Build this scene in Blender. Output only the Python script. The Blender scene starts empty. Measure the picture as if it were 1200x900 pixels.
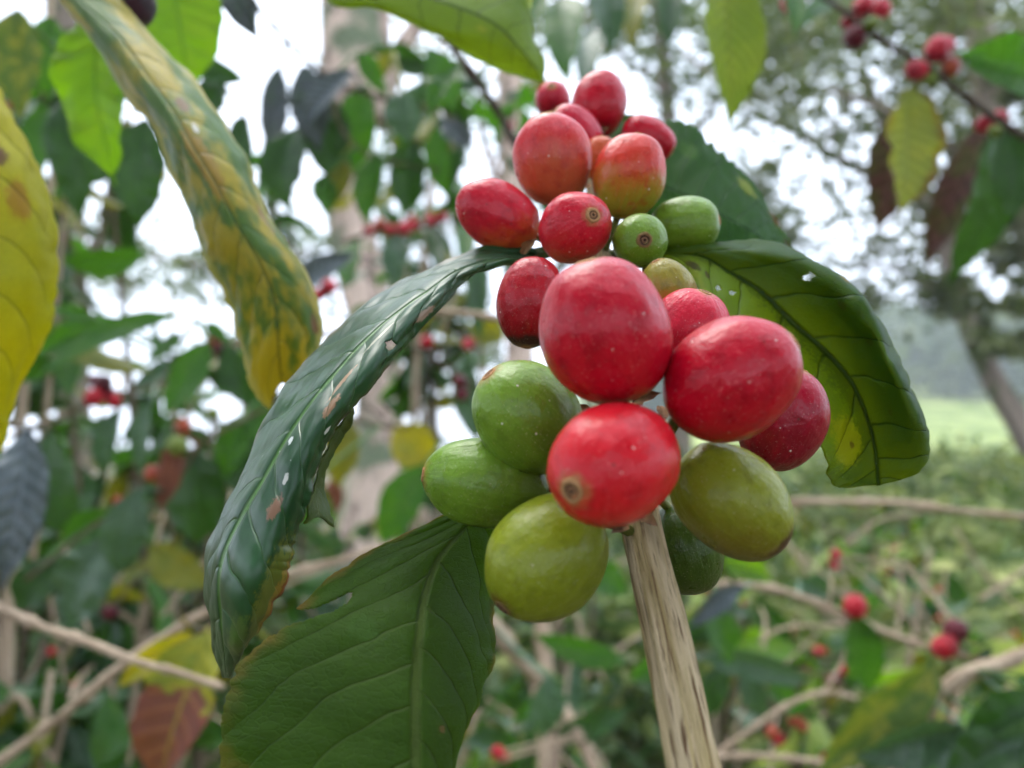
import bpy, math, random
import numpy as np
from mathutils import Vector, Matrix, noise as mnoise
random.seed(7); rng = np.random.default_rng(11)
S = bpy.context.scene; COL = S.collection
F = 1000.0; PITCH = math.radians(4.0); CAM = np.array([0, 0, 1.3])
FW = np.array([0, math.cos(PITCH), math.sin(PITCH)]); UP = np.array([0, -math.sin(PITCH), math.cos(PITCH)]); RT = np.array([1.0, 0, 0])

def P(px, py, d):
    """survey point: direction seen in the photograph and real distance in metres"""
    return CAM + d*(FW + (px-600)/F*RT + (450-py)/F*UP)
def cdir(x, y, z):            # right, up, towards the viewer -> world
    v = x*RT + y*UP - z*FW; return v/np.linalg.norm(v)
def lin(c):
    return tuple(((v/255)/12.92 if v/255 <= .04045 else ((v/255+.055)/1.055)**2.4) for v in c)

# ------------------------------------------------------------------ objects
def thing(name, label, cat, loc=(0, 0, 0), group=None, kind=None):
    o = bpy.data.objects.new(name, None); COL.objects.link(o); o.location = loc; o.empty_display_size = .01
    o['label'] = label; o['category'] = cat
    if group: o['group'] = group
    if kind: o['kind'] = kind
    return o
def mesh(name, V, Fc, uv=None, smooth=True):
    me = bpy.data.meshes.new(name); me.from_pydata([tuple(v) for v in V], [], Fc); me.update()
    if smooth: me.polygons.foreach_set('use_smooth', [True]*len(me.polygons))
    if uv is not None:
        l = me.uv_layers.new(name='UVMap'); vi = np.zeros(len(me.loops), np.int32); me.loops.foreach_get('vertex_index', vi)
        l.data.foreach_set('uv', np.asarray(uv, float)[vi].ravel())
    return me
def link(name, me, mat, parent=None, label=None):
    o = bpy.data.objects.new(name, me); COL.objects.link(o)
    if mat is not None and not len(me.materials): me.materials.append(mat)
    if parent is not None:
        o.parent = parent
        o.location = -parent.location if parent.parent is None else (0, 0, 0)
    if label: o['label'] = label
    return o
def tag(o, label, cat=None, group=None, kind=None):
    o['label'] = label
    if cat: o['category'] = cat
    if group: o['group'] = group
    if kind: o['kind'] = kind
    return o

# ------------------------------------------------------------------ nodes
class NT:
    def __init__(s, name):
        s.m = bpy.data.materials.new(name); s.m.use_nodes = True; s.t = s.m.node_tree; s.t.nodes.clear()
        s.out = s.t.nodes.new('ShaderNodeOutputMaterial')
    def n(s, ty, **kw):
        nd = s.t.nodes.new(ty)
        for k, v in kw.items(): setattr(nd, k, v)
        return nd
    def put(s, v, sock):
        if v is None: return
        if isinstance(v, (int, float)): sock.default_value = v
        elif isinstance(v, (tuple, list, np.ndarray)):
            v = tuple(float(a) for a in v)
            if sock.type == 'RGBA' and len(v) == 3: v = v+(1,)
            sock.default_value = v
        else: s.t.links.new(v, sock)
    def math(s, op, a, b=None, c=None, clamp=False):
        nd = s.n('ShaderNodeMath', operation=op); nd.use_clamp = clamp
        s.put(a, nd.inputs[0]); s.put(b, nd.inputs[1]); s.put(c, nd.inputs[2]); return nd.outputs[0]
    def vmath(s, op, a, b=None):
        nd = s.n('ShaderNodeVectorMath', operation=op); s.put(a, nd.inputs[0]); s.put(b, nd.inputs[1])
        return nd.outputs['Value'] if op in ('DOT_PRODUCT', 'LENGTH') else nd.outputs[0]
    def step(s, x, lo, hi, a=0.0, b=1.0):
        nd = s.n('ShaderNodeMapRange'); nd.interpolation_type = 'SMOOTHSTEP'
        s.put(x, nd.inputs[0]); s.put(lo, nd.inputs[1]); s.put(hi, nd.inputs[2]); s.put(a, nd.inputs[3]); s.put(b, nd.inputs[4])
        return nd.outputs[0]
    def mix(s, f, a, b, blend='MIX'):
        nd = s.n('ShaderNodeMix'); nd.data_type = 'RGBA'; nd.blend_type = blend
        s.put(f, nd.inputs[0]); s.put(a, nd.inputs[6]); s.put(b, nd.inputs[7]); return nd.outputs[2]
    def noise(s, vec, scale, detail=3, rough=.55, col=False):
        nd = s.n('ShaderNodeTexNoise'); s.put(vec, nd.inputs['Vector']); s.put(scale, nd.inputs['Scale'])
        nd.inputs['Detail'].default_value = detail; nd.inputs['Roughness'].default_value = rough
        return nd.outputs['Color'] if col else nd.outputs['Fac']
    def voro(s, vec, scale):
        nd = s.n('ShaderNodeTexVoronoi'); s.put(vec, nd.inputs['Vector']); s.put(scale, nd.inputs['Scale'])
        return nd.outputs['Distance'], nd.outputs['Color']
    def xyz(s, x, y, z):
        nd = s.n('ShaderNodeCombineXYZ'); s.put(x, nd.inputs[0]); s.put(y, nd.inputs[1]); s.put(z, nd.inputs[2]); return nd.outputs[0]
    def sep(s, v):
        nd = s.n('ShaderNodeSeparateXYZ'); s.put(v, nd.inputs[0]); return nd.outputs
    def coord(s, k='Object'): return s.n('ShaderNodeTexCoord').outputs[k]
    def rnd(s): return s.n('ShaderNodeObjectInfo').outputs['Random']
    def bump(s, h, dist, strength=1.0, normal=None):
        nd = s.n('ShaderNodeBump'); s.put(h, nd.inputs['Height']); nd.inputs['Distance'].default_value = dist
        nd.inputs['Strength'].default_value = strength; s.put(normal, nd.inputs['Normal']); return nd.outputs[0]
    def bsdf(s, col, rough, bump=None, spec=.5, coat=0, coatr=.2, sss=0, sssr=None, sheen=0):
        b = s.n('ShaderNodeBsdfPrincipled'); s.put(col, b.inputs['Base Color']); s.put(rough, b.inputs['Roughness'])
        s.put(spec, b.inputs['Specular IOR Level']); s.put(coat, b.inputs['Coat Weight']); s.put(coatr, b.inputs['Coat Roughness'])
        s.put(bump, b.inputs['Normal'])
        if bump is not None: s.put(bump, b.inputs['Coat Normal'])
        if sss: b.inputs['Subsurface Weight'].default_value = sss; b.inputs['Subsurface Radius'].default_value = (1, .4, .25); b.inputs['Subsurface Scale'].default_value = sssr
        return b.outputs[0]
    def end(s, sh): s.t.links.new(sh, s.out.inputs[0]); return s.m

_lc = {}
def leaf_mat(name, base, second, nv=9, blotch=2.2, thr=.55, soft=.18, vein=None, brown=0.0, browncol=(92, 58, 34), specks=0.0,
             trans=.35, tcol=None, rough=.42, coat=.15, spots=(), veinamt=.5, bumpd=.0006, edgecol=None, edgew=.04, slant=.55, veindark=0, tipcol=None, tipu=.6, bright=1.0, lite=False, spec=.4, tmix=.6, sidev=.75, finebump=.16, rib=0):
    t = NT(name); uv = t.coord('UV'); X = t.sep(uv); u, v = X[0], X[1]
    r = t.rnd(); ob = t.xyz(t.math('MULTIPLY', u, 2.4), v, t.math('MULTIPLY', r, 37.0))
    w0 = t.math('ABSOLUTE', t.math('SUBTRACT', v, .5)); w = t.math('MULTIPLY', w0, 2.0)
    side = t.math('MULTIPLY', t.math('GREATER_THAN', v, .5), .37)
    wob = 0.0 if lite else t.math('MULTIPLY', t.math('SUBTRACT', t.noise(ob, 3.5, 2), .5), .045)
    q = t.math('ADD', t.math('SUBTRACT', t.math('MULTIPLY', t.math('ADD', u, wob), float(nv)), t.math('MULTIPLY', t.math('POWER', w, 1.25), slant*nv*.22)), t.math('ADD', side, 100.0))
    fr = t.math('ABSOLUTE', t.math('SUBTRACT', t.math('FRACT', q), .5))          # .5 at vein... 0 between
    thick = t.math('MULTIPLY_ADD', w, -.028, .458)
    sv = t.math('MULTIPLY', t.step(fr, t.math('MULTIPLY_ADD', w, .04, .44), .495), t.step(w, .97, .75))
    mid = t.step(w, .055, .02)
    vn = t.math('MAXIMUM', mid, t.math('MULTIPLY', sv, sidev))
    if not lite:
        vo = t.n('ShaderNodeTexVoronoi'); vo.feature = 'DISTANCE_TO_EDGE'; t.put(ob, vo.inputs['Vector']); vo.inputs['Scale'].default_value = 30; fine = t.step(vo.outputs['Distance'], 0, .09)
    big = t.noise(ob, blotch, 2 if lite else 4, .6)
    B = tuple(bright*c for c in lin(base)); C2 = tuple(bright*c for c in lin(second))
    col = t.mix(t.step(big, thr-soft, thr+soft), B, C2)
    if lite: col = t.mix(t.math('MULTIPLY', t.math('FRACT', t.math('MULTIPLY', r, 7.3)), .45), col, tuple(c*.45 for c in B))
    else:
        col = t.mix(t.math('MULTIPLY', t.noise(ob, 14, 4), .55), col, tuple(c*.5 for c in B))
        col = t.mix(t.math('MULTIPLY', fine, -.22) if False else t.math('MULTIPLY_ADD', fine, -.20, .20), col, tuple(min(1, c*1.7) for c in B))
    if tipcol is not None:
        col = t.mix(t.step(t.math('ADD', u, t.math('MULTIPLY', t.math('SUBTRACT', t.noise(ob, 4, 4), .5), .5)), tipu-.04, tipu+.04), col, lin(tipcol))
    vc = lin(vein) if vein else tuple(min(1, c*1.9+.01) for c in B)
    if edgecol is not None:
        ed = t.step(t.math('ADD', w, t.math('MULTIPLY', t.math('SUBTRACT', t.noise(ob, 6, 4), .5), .55)), 1-edgew-.15, 1-edgew+.1)
        col = t.mix(ed, col, lin(edgecol))
    if brown > 0:
        bn = t.noise(t.vmath('ADD', ob, (7, 3, 1)), 3.1, 5, .65)
        col = t.mix(t.step(bn, 1-brown-.03, 1-brown+.02), col, lin(browncol))
    for (su, sv_, ru, rv, sc) in spots:
        dn = t.math('MULTIPLY', t.math('SUBTRACT', t.noise(t.vmath('ADD', ob, (su*9, 0, 0)), 45, 5, .7), .5), 2.2)
        a = t.math('DIVIDE', t.math('SUBTRACT', u, su), ru); b = t.math('DIVIDE', t.math('SUBTRACT', v, sv_), rv)
        dd = t.math('ADD', t.math('SQRT', t.math('ADD', t.math('MULTIPLY', a, a), t.math('MULTIPLY', b, b))), dn)
        col = t.mix(t.step(dd, 1.1, .8), col, lin(sc))
    if rib: col = t.mix(t.step(fr, .5, .05, 0, rib), col, t.mix(1.0, col, (.35, .38, .30, 1), 'MULTIPLY'))
    dv = t.math('MULTIPLY', vn, veinamt)
    col = t.mix(dv, col, vc)
    if specks > 0:
        d, c = t.voro(ob, 24)
        on = t.math('MULTIPLY', t.step(d, t.math('MULTIPLY_ADD', t.sep(c)[1], .09, .04), .03), t.math('GREATER_THAN', t.sep(c)[0], 1-specks))
        col = t.mix(on, col, (.62, .64, .58, 1))
    h = t.math('MULTIPLY', vn, -1.0) if lite else t.math('ADD', t.math('MULTIPLY', vn, -1.0), t.math('ADD', t.math('MULTIPLY', t.noise(ob, 9, 4 if finebump else 1), 1.1), t.math('MULTIPLY', fine, finebump)))
    h = t.math('ADD', h, t.math('MULTIPLY', t.math('POWER', t.math('SUBTRACT', 1.0, t.math('MULTIPLY', fr, 2)), .5), .6))
    bm = t.bump(h, bumpd*.5, .6)
    p = t.bsdf(col, rough if lite else t.math('MULTIPLY_ADD', t.noise(ob, 6, 3), .3, rough-.14), bm, spec, coat, .28)
    tr = t.n('ShaderNodeBsdfTranslucent')
    tc = t.mix(tmix, col, tuple(c for c in lin(tcol)) if tcol else tuple(min(1, c*k) for c, k in zip(B, (2.6, 2.2, 1.0))))
    tc = t.mix(t.math('MULTIPLY', vn, .65), tc, tuple(c*.35 for c in B))
    t.put(tc, tr.inputs[0]); t.put(bm, tr.inputs[1])
    ms = t.n('ShaderNodeMixShader'); ms.inputs[0].default_value = trans
    t.t.links.new(p, ms.inputs[1]); t.t.links.new(tr.outputs[0], ms.inputs[2])
    return t.end(ms.outputs[0])

def bark_mat(name, a, b, dark, sc=3.0, along=2.0, rough=.85, bd=.0006, thr=.5, moss=None):
    t = NT(name); X = t.sep(t.coord('UV')); ang = t.math('MULTIPLY', X[1], 2*math.pi)
    vec = t.xyz(t.math('MULTIPLY', t.math('COSINE', ang), sc), t.math('MULTIPLY', t.math('SINE', ang), sc), t.math('ADD', t.math('MULTIPLY', X[0], along), t.math('MULTIPLY', t.rnd(), 50)))
    n1 = t.noise(vec, 1.6, 5, .62); n2 = t.noise(vec, .7, 3); n3 = t.noise(t.vmath('ADD', vec, (9, 2, 4)), 3.6, 4, .7)
    col = t.mix(t.step(n2, .35, .65), lin(a), lin(b))
    col = t.mix(t.step(n1, thr-.02, thr-.14), col, lin(dark))
    col = t.mix(t.step(n3, .42, .28), col, tuple(c*.45 for c in lin(dark)))
    if moss: col = t.mix(t.step(t.noise(t.coord('Object'), moss[1], 4), .52, .62), col, lin(moss[0]))
    h = t.math('ADD', n1, t.math('MULTIPLY', n3, .5))
    return t.end(t.bsdf(col, rough, t.bump(h, bd, 1), .25))

def cherry_mat(name, c_top, c_bot, gdir, lo=-.6, hi=.6, specks=.12, halo=(150, 110, 60), rough=.33, dark=None, darkdir=None, r=.007, streak=.3):
    """gdir: unit axis in the cherry's own frame along which it ripens"""
    t = NT(name); o = t.vmath('SCALE', t.coord('Object')); o.node.inputs['Scale'].default_value = 1/r
    rn = t.rnd(); ov = t.vmath('ADD', o, t.xyz(t.math('MULTIPLY', rn, 31), t.math('MULTIPLY', rn, 17), 0))
    g = t.math('ADD', t.vmath('DOT_PRODUCT', o, tuple(gdir)), t.math('MULTIPLY', t.math('SUBTRACT', t.noise(ov, 1.3, 3), .5), 1.1))
    Z = t.sep(o)
    az = t.math('ARCTAN2', Z[1], Z[0])
    sv = t.xyz(t.math('MULTIPLY', t.math('COSINE', az), 7), t.math('MULTIPLY', t.math('SINE', az), 7), t.math('MULTIPLY', Z[2], .8))
    st = t.noise(t.vmath('ADD', sv, t.xyz(t.math('MULTIPLY', rn, 9), 0, 0)), 1.0, 4)
    g = t.math('ADD', g, t.math('MULTIPLY', t.math('SUBTRACT', st, .5), streak*1.6))
    col = t.mix(t.step(g, lo, hi), lin(c_bot), lin(c_top))
    col = t.mix(t.step(st, .5, .75, 0, .22), col, tuple(min(1, c*1.35) for c in lin(c_top)))
    col = t.mix(t.step(t.noise(ov, 2.6, 5, .7), .48, .68, 0, .55), col, tuple(c*.55 for c in lin(c_top)))
    if dark:
        dd = t.math('ADD', t.vmath('DOT_PRODUCT', o, tuple(darkdir)), t.math('MULTIPLY', t.math('SUBTRACT', t.noise(ov, 3, 4), .5), .35))
        col = t.mix(t.step(dd, .86, 1.02), col, lin(dark))
    # corky halo round the scar
    pr = t.math('ADD', t.math('SQRT', t.math('ADD', t.math('MULTIPLY', Z[0], Z[0]), t.math('MULTIPLY', Z[1], Z[1]))), t.math('MULTIPLY', t.math('SUBTRACT', t.noise(ov, 8, 4), .5), .3))
    hz = t.math('MULTIPLY', t.step(pr, .36, .10), t.math('GREATER_THAN', Z[2], 0.0))
    col = t.mix(t.math('MULTIPLY', hz, .75), col, lin(halo))
    d, c = t.voro(ov, 5.5); X = t.sep(c)
    on = t.math('MULTIPLY', t.step(d, t.math('MULTIPLY_ADD', X[1], .13, .07), .04), t.math('GREATER_THAN', X[0], 1-specks))
    col = t.mix(t.math('MULTIPLY', on, .8), col, (.75, .68, .60, 1))
    d2, c2 = t.voro(ov, 3.7); X2 = t.sep(c2)
    on2 = t.math('MULTIPLY', t.step(d2, .11, .05), t.math('GREATER_THAN', X2[0], .82))
    col = t.mix(t.math('MULTIPLY', on2, .8), col, lin((70, 45, 30)))
    sc_ = t.noise(t.vmath('MULTIPLY', ov, (9, 9, 1.2)), 1.5, 5, .75)
    col = t.mix(t.math('MULTIPLY', t.step(sc_, .66, .72), .5), col, lin((176, 132, 90)))
    dust = t.noise(ov, 34, 2); col = t.mix(t.math('MULTIPLY', t.step(dust, .64, .72), .35), col, (.6, .5, .42, 1))
    h = t.math('ADD', t.math('MULTIPLY', t.noise(ov, 2.2, 3), 1.0), t.math('MULTIPLY', t.noise(ov, 26, 3), .05))
    h = t.math('ADD', h, t.math('MULTIPLY', st, .22)); h = t.math('ADD', h, t.math('MULTIPLY', on, .15))
    rg = t.math('ADD', t.math('MULTIPLY_ADD', t.noise(ov, 3.2, 4), .24, rough-.14), t.math('MULTIPLY', on, .3))
    return t.end(t.bsdf(col, rg, t.bump(h, .0005, .8), .25, 0, .3, sss=.08, sssr=.0012))

def flat_mat(name, c, rough=.7, var=.5, sc=30, c2=None, trans=0):
    t = NT(name); o = t.coord('Object'); n = t.noise(o, sc, 4)
    col = t.mix(t.step(n, .35, .68), lin(c), lin(c2) if c2 else tuple(v*(1-var) for v in lin(c)))
    p = t.bsdf(col, rough, None, .3); return t.end(p)

# ------------------------------------------------------------------ geometry
def cr(pts, n):
    """Catmull-Rom resample of an (k,m) array to n points"""
    pts = np.asarray(pts, float); k = len(pts); ts = np.linspace(0, k-1, n); i = np.clip(ts.astype(int), 0, k-2); f = (ts-i)[:, None]
    ext = np.vstack([2*pts[0]-pts[1], pts, 2*pts[-1]-pts[-2]])
    p0, p1, p2, p3 = ext[i], ext[i+1], ext[i+2], ext[i+3]
    return .5*((2*p1)+(p2-p0)*f+(2*p0-5*p1+4*p2-p3)*f**2+(3*p1-p0-3*p2+p3)*f**3)

def tube(pts, rad, n=10, res=None, ridge=0, rs=1.0, rough_along=0, nodes=0):
    pts = np.asarray(pts, float); res = res or max(6, len(pts)*6)
    q = cr(np.hstack([pts, np.asarray(rad, float)[:, None]]), res); c, r = q[:, :3], np.abs(q[:, 3])
    T = np.gradient(c, axis=0); T /= np.linalg.norm(T, axis=1)[:, None]+1e-12
    a = np.cross(T[0], [0.13, .2, .97]);
    if np.linalg.norm(a) < 1e-3: a = np.cross(T[0], [1, 0, 0])
    a /= np.linalg.norm(a); V, UV, Fc = [], [], []; L = 0
    for i in range(res):
        a = a-T[i]*a.dot(T[i]); a /= np.linalg.norm(a); b = np.cross(T[i], a)
        if i: L += np.linalg.norm(c[i]-c[i-1])
        for j in range(n+1):
            th = 2*math.pi*j/n; rr = r[i]
            if ridge:
                k = mnoise.noise(Vector((math.cos(th)*rs, math.sin(th)*rs, L*6/r[0]*.05)))
                rr *= 1+ridge*k
            if nodes:
                q = (L/r.mean()/nodes+.37*pts[0][0]*40) % 1; rr *= 1+.38*math.exp(-((q-.5)*nodes/2.0)**2)
            if rough_along: rr *= 1+rough_along*mnoise.noise(Vector((L/r[0]*.5, 3.1, pts[0][0]*50)))
            V.append(c[i]+rr*(math.cos(th)*a+math.sin(th)*b)); UV.append((L/max(r.mean(), 1e-6)*.1, j/n))
    for i in range(res-1):
        for j in range(n): s = i*(n+1)+j; Fc.append((s, s+1, s+n+2, s+n+1))
    for e, rev in ((0, 1), (res-1, 0)):
        ci = len(V); V.append(c[e]); UV.append((0, 0))
        for j in range(n):
            f = (e*(n+1)+j, e*(n+1)+j+1, ci); Fc.append(f if rev == 0 else f[::-1])
    return V, Fc, UV
def join(*parts):
    V, Fc, UV = [], [], []
    for v, f, u in parts:
        o = len(V); V += list(v); UV += list(u); Fc += [tuple(i+o for i in g) for g in f]
    return V, Fc, UV

def pip(x, y, poly):
    c = False; j = len(poly)-1
    for i in range(len(poly)):
        xi, yi = poly[i]; xj, yj = poly[j]
        if (yi > y) != (yj > y) and x < (xj-xi)*(y-yi)/(yj-yi)+xi: c = not c
        j = i
    return c

def rail_leaf(st, vs, nu=150, nvv=56, th=.00022, wave=0, quilt=.0002, nv=9, rag=(0, 0), ragu=(0, 1), holes=(), seed=1, slant=.55):
    """st: list of stations, each a list of (px,py,d) rails across the blade; real 3-D blade with thickness"""
    A = np.array(st, float)                           # k, r, 3
    A = np.stack([cr(A[:, j], nu) for j in range(A.shape[1])], 1)      # nu, r, 3
    pos = np.interp(np.linspace(0, 1, nvv), vs, np.arange(len(vs)))
    G = np.zeros((nu, nvv, 3))
    for i in range(nu):
        row = A[i]; k = len(row); ii = np.clip(pos.astype(int), 0, k-2); f = (pos-ii)[:, None]
        ext = np.vstack([2*row[0]-row[1], row, 2*row[-1]-row[-2]])
        p0, p1, p2, p3 = ext[ii], ext[ii+1], ext[ii+2], ext[ii+3]
        G[i] = .5*((2*p1)+(p2-p0)*f+(2*p0-5*p1+4*p2-p3)*f**2+(3*p1-p0-3*p2+p3)*f**3)
    U = np.linspace(0, 1, nu); W = np.linspace(0, 1, nvv)
    # ragged margins
    for i in range(nu):
        for side, amt in ((0, rag[0]), (1, rag[1])):
            if amt and ragu[0] <= U[i] <= ragu[1]:
                k = amt*abs(mnoise.noise(Vector((U[i]*22, seed, side)))+.5*mnoise.noise(Vector((U[i]*70, seed, side))))
                row = G[i].copy(); w = 1-W if side == 0 else W
                sh = np.clip((w-.6)/.4, 0, 1)[:, None]**2
                G[i] += sh*k*(row[nvv//2]-row)
    px = G[..., :2].copy()
    Pw = CAM+G[..., 2:3]*(FW+(G[..., 0:1]-600)/F*RT+(450-G[..., 1:2])/F*UP)
    du = np.gradient(Pw, axis=0); dv = np.gradient(Pw, axis=1); N = np.cross(du, dv); N /= np.linalg.norm(N, axis=2)[..., None]+1e-12
    w = np.abs(W-.5)*2
    Q = U[:, None]*nv-slant*nv*.22*w[None]**1.25+np.where(W > .5, .37, 0)[None]+100
    fr = np.abs((Q % 1)-.5)*2                         # 1 at veins
    h = quilt*.38*(1-fr**3)*np.sin(np.pi*np.clip(w, 0, 1))[None]-quilt*.5*np.exp(-(w/.05)**2)[None]
    nz = np.array([[mnoise.noise(Vector((U[i]*7, W[j]*3, seed)))+.4*mnoise.noise(Vector((U[i]*22, W[j]*9, seed))) for j in range(nvv)] for i in range(nu)])
    h = h+wave*nz*(.3+w[None]**2)
    Pw = Pw+N*h[..., None]
    up, lo = Pw+N*th/2, Pw-N*th/2
    V = list(up.reshape(-1, 3))+list(lo.reshape(-1, 3)); uv = [(U[i], W[j]) for i in range(nu) for j in range(nvv)]*2
    keep = np.ones((nu-1, nvv-1), bool)
    for i in range(nu-1):
        for j in range(nvv-1):
            if holes:
                cx = px[i:i+2, j:j+2, 0].mean(); cy = px[i:i+2, j:j+2, 1].mean()
                if any(pip(cx, cy, h_) for h_ in holes): keep[i, j] = False
    Fc = []; M = nu*nvv
    for i in range(nu-1):
        for j in range(nvv-1):
            if not keep[i, j]: continue
            a, b, c, d = i*nvv+j, (i+1)*nvv+j, (i+1)*nvv+j+1, i*nvv+j+1
            Fc.append((a, b, c, d)); Fc.append((d+M, c+M, b+M, a+M))
            if j == 0 or not keep[i, j-1]: Fc.append((b, a, a+M, b+M))
            if j == nvv-2 or not keep[i, j+1]: Fc.append((d, c, c+M, d+M))
            if i == 0 or not keep[i-1, j]: Fc.append((a, d, d+M, a+M))
            if i == nu-2 or not keep[i+1, j]: Fc.append((c, b, b+M, c+M))
    return V, Fc, uv

def leaf_w(u):
    w = np.sin(np.pi*np.clip(u, 0, 1)**.88)**.85
    tip = np.clip((u-.8)/.2, 0, 1); return w*(1-.45*tip)*(1-.12*u)
def simple_leaf(base, tip, width, normal, bend=.12, fold=.25, nu=22, nvv=9, wavy=.06, seed=0, twist=0, nv=9, petiole=None, pr=None, rag=.0):
    base, tip, normal = map(lambda a: np.asarray(a, float), (base, tip, normal)); ax = tip-base; L = np.linalg.norm(ax); ax = ax/L
    n = normal-ax*normal.dot(ax); n /= np.linalg.norm(n)+1e-9; s = np.cross(ax, n)
    V, uv, Fc = [], [], []; U = np.linspace(0, 1, nu); W = np.linspace(-1, 1, nvv)
    for i, u in enumerate(U):
        c = base+ax*L*u+n*bend*L*4*u*(1-u)*.5+s*L*.04*math.sin(u*3.1+seed)
        a = twist*u; nn = n*math.cos(a)+s*math.sin(a); ss = s*math.cos(a)-n*math.sin(a)
        hw = width/2*max(float(leaf_w(u)), .015)
        for w in W:
            k = mnoise.noise(Vector((u*5+seed*3.7, w*1.3, seed*1.9))); k2 = mnoise.noise(Vector((u*13, w*2+seed, 5)))
            e = 1+rag*mnoise.noise(Vector((u*16, seed, math.copysign(1, w))))*(abs(w) > .6)
            q = ((u*nv-.12*nv*abs(w)**1.25) % 1); qh = math.sin(q*math.pi)
            V.append(c+ss*hw*w*e*math.cos(fold*abs(w))+nn*(hw*abs(w)**1.3*math.sin(fold)+width*wavy*(k*2+k2)*abs(w)+width*.02*qh*(1-abs(w))*2*abs(w))); uv.append((u, (w+1)/2))
    for i in range(nu-1):
        for j in range(nvv-1): a = i*nvv+j; Fc.append((a, a+nvv, a+nvv+1, a+1))
    R = (V, Fc, uv)
    if petiole is not None:
        q = np.asarray(petiole, float)
        if np.linalg.norm(q-base) > 1e-4:
            pt = tube([q, (q+base)/2+n*.03*np.linalg.norm(q-base), base+ax*L*.02], [pr, pr*.9, pr*.8], 6, 6); pt = (pt[0], pt[1], [(.02, .5)]*len(pt[0])); R = join(R, pt)
    return R

def nearest(pt, poly):
    best = None
    for a, b in zip(poly[:-1], poly[1:]):
        ab = b-a; t = np.clip((pt-a).dot(ab)/(ab.dot(ab)+1e-12), 0, 1); q = a+ab*t; d = np.linalg.norm(q-pt)
        if best is None or d < best[0]: best = (d, q)
    return best

def rot_to(z, roll=0):
    return Vector(z).to_track_quat('Z', 'Y').to_matrix().to_4x4() @ Matrix.Rotation(roll, 4, 'Z')

def ellip(a, b, n=40, m=28, dimple=True, lump=.02, seed=0):
    V, Fc, uv = [], [], []
    for i in range(m+1):
        ph = math.pi*i/m
        for j in range(n):
            th = 2*math.pi*j/n; s = math.sin(ph); c = math.cos(ph)
            k = 1+lump*mnoise.noise(Vector((s*math.cos(th)*1.3+seed, s*math.sin(th)*1.3, c*1.2)))*1.5
            # slightly flattened flanks, faint suture
            rr = b*s**.93*k*(1-.018*math.exp(-((abs(math.sin(th)))/.12)**2)); zz = a*c*k
            if dimple and ph < .22: zz -= a*.03*(1-ph/.22)**2
            V.append((rr*math.cos(th), rr*math.sin(th), zz)); uv.append((j/n, i/m))
    for i in range(m):
        for j in range(n): Fc.append((i*n+j, (i+1)*n+j, (i+1)*n+(j+1) % n, i*n+(j+1) % n))
    return V, Fc, uv
def scar_mesh(a, b, r, lump=0, seed=0):
    kk = 1+lump*mnoise.noise(Vector((seed, 0, 1.2)))*1.5
    r = r*1.15; prof = [(r*1.15, -.10*r), (r, .12*r), (r*.78, .20*r), (r*.6, .07*r), (r*.45, .03*r), (r*.33, .14*r), (r*.18, .12*r), (r*.08, .0*r), (0.0001*r, -.02*r)]
    z0 = a*.981*kk; n = 22; V, Fc = [], []
    for k, (rr, z) in enumerate(prof):
        for j in range(n):
            th = 2*math.pi*j/n; w = 1+.10*mnoise.noise(Vector((math.cos(th)*2, math.sin(th)*2, a*3e3+k*.4)))
            V.append((rr*w*math.cos(th), rr*w*math.sin(th), z0+z))
    for k in range(len(prof)-1):
        for j in range(n): Fc.append((k*n+j, k*n+(j+1) % n, (k+1)*n+(j+1) % n, (k+1)*n+j))
    return mesh('calyx_scar', V, Fc, [(k/(len(prof)-1), j/n) for k in range(len(prof)) for j in range(n)])

# ================================================================== MAIN BRANCH
def scar_mat(name, cols):
    t = NT(name); X = t.sep(t.coord('UV')); n = t.noise(t.coord('Object'), 2200, 4)
    rp = t.n('ShaderNodeValToRGB'); t.put(t.math('ADD', X[0], t.math('MULTIPLY', t.math('SUBTRACT', n, .5), .2)), rp.inputs[0]); e = rp.color_ramp.elements
    while len(e) < len(cols): e.new(.5)
    for i, (p, c) in enumerate(cols): e[i].position = p; e[i].color = lin(c)+(1,)
    return t.end(t.bsdf(rp.outputs[0], .9, t.bump(n, .0003), .2))
scar_brown = scar_mat('scar_cork', [(0, (150, 104, 66)), (.25, (168, 130, 90)), (.42, (52, 30, 22)), (.62, (146, 108, 78)), (.85, (40, 24, 18))])
scar_dark = scar_mat('scar_dark', [(0, (96, 90, 40)), (.2, (120, 92, 62)), (.4, (36, 22, 16)), (.62, (122, 92, 68)), (.85, (26, 16, 12))])
bark_main = bark_mat('dry_bark', (224, 202, 162), (190, 168, 116), (112, 82, 54), sc=3.8, along=1.5, bd=.0016, thr=.50)
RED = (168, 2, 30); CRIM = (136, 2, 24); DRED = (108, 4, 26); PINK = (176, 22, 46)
OR = (176, 78, 40); OLV = (106, 120, 26); GRN = (84, 112, 22); LGN = (102, 132, 38); YG = (122, 132, 22)

sp = [(819, 930, .090, 38), (805, 862, .094, 35), (786, 770, .099, 32), (768, 690, .104, 29), (751, 615, .109, 26), (742, 540, .116, 22), (732, 460, .126, 17), (718, 370, .140, 14), (704, 290, .160, 13), (694, 200, .185, 11), (680, 130, .208, 9)]
stem_pts = [P(x, y, d) for x, y, d, r in sp]; stem_r = [r*.86*d/F for x, y, d, r in sp]
root = thing('coffee_branch', 'beige woody stem packed with large red and green coffee cherries in the centre', 'coffee branch', stem_pts[0])
link('stem', mesh('stem', *tube(stem_pts, stem_r, 48, 160, ridge=.16, rs=3.2)), bark_main, root)

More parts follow.
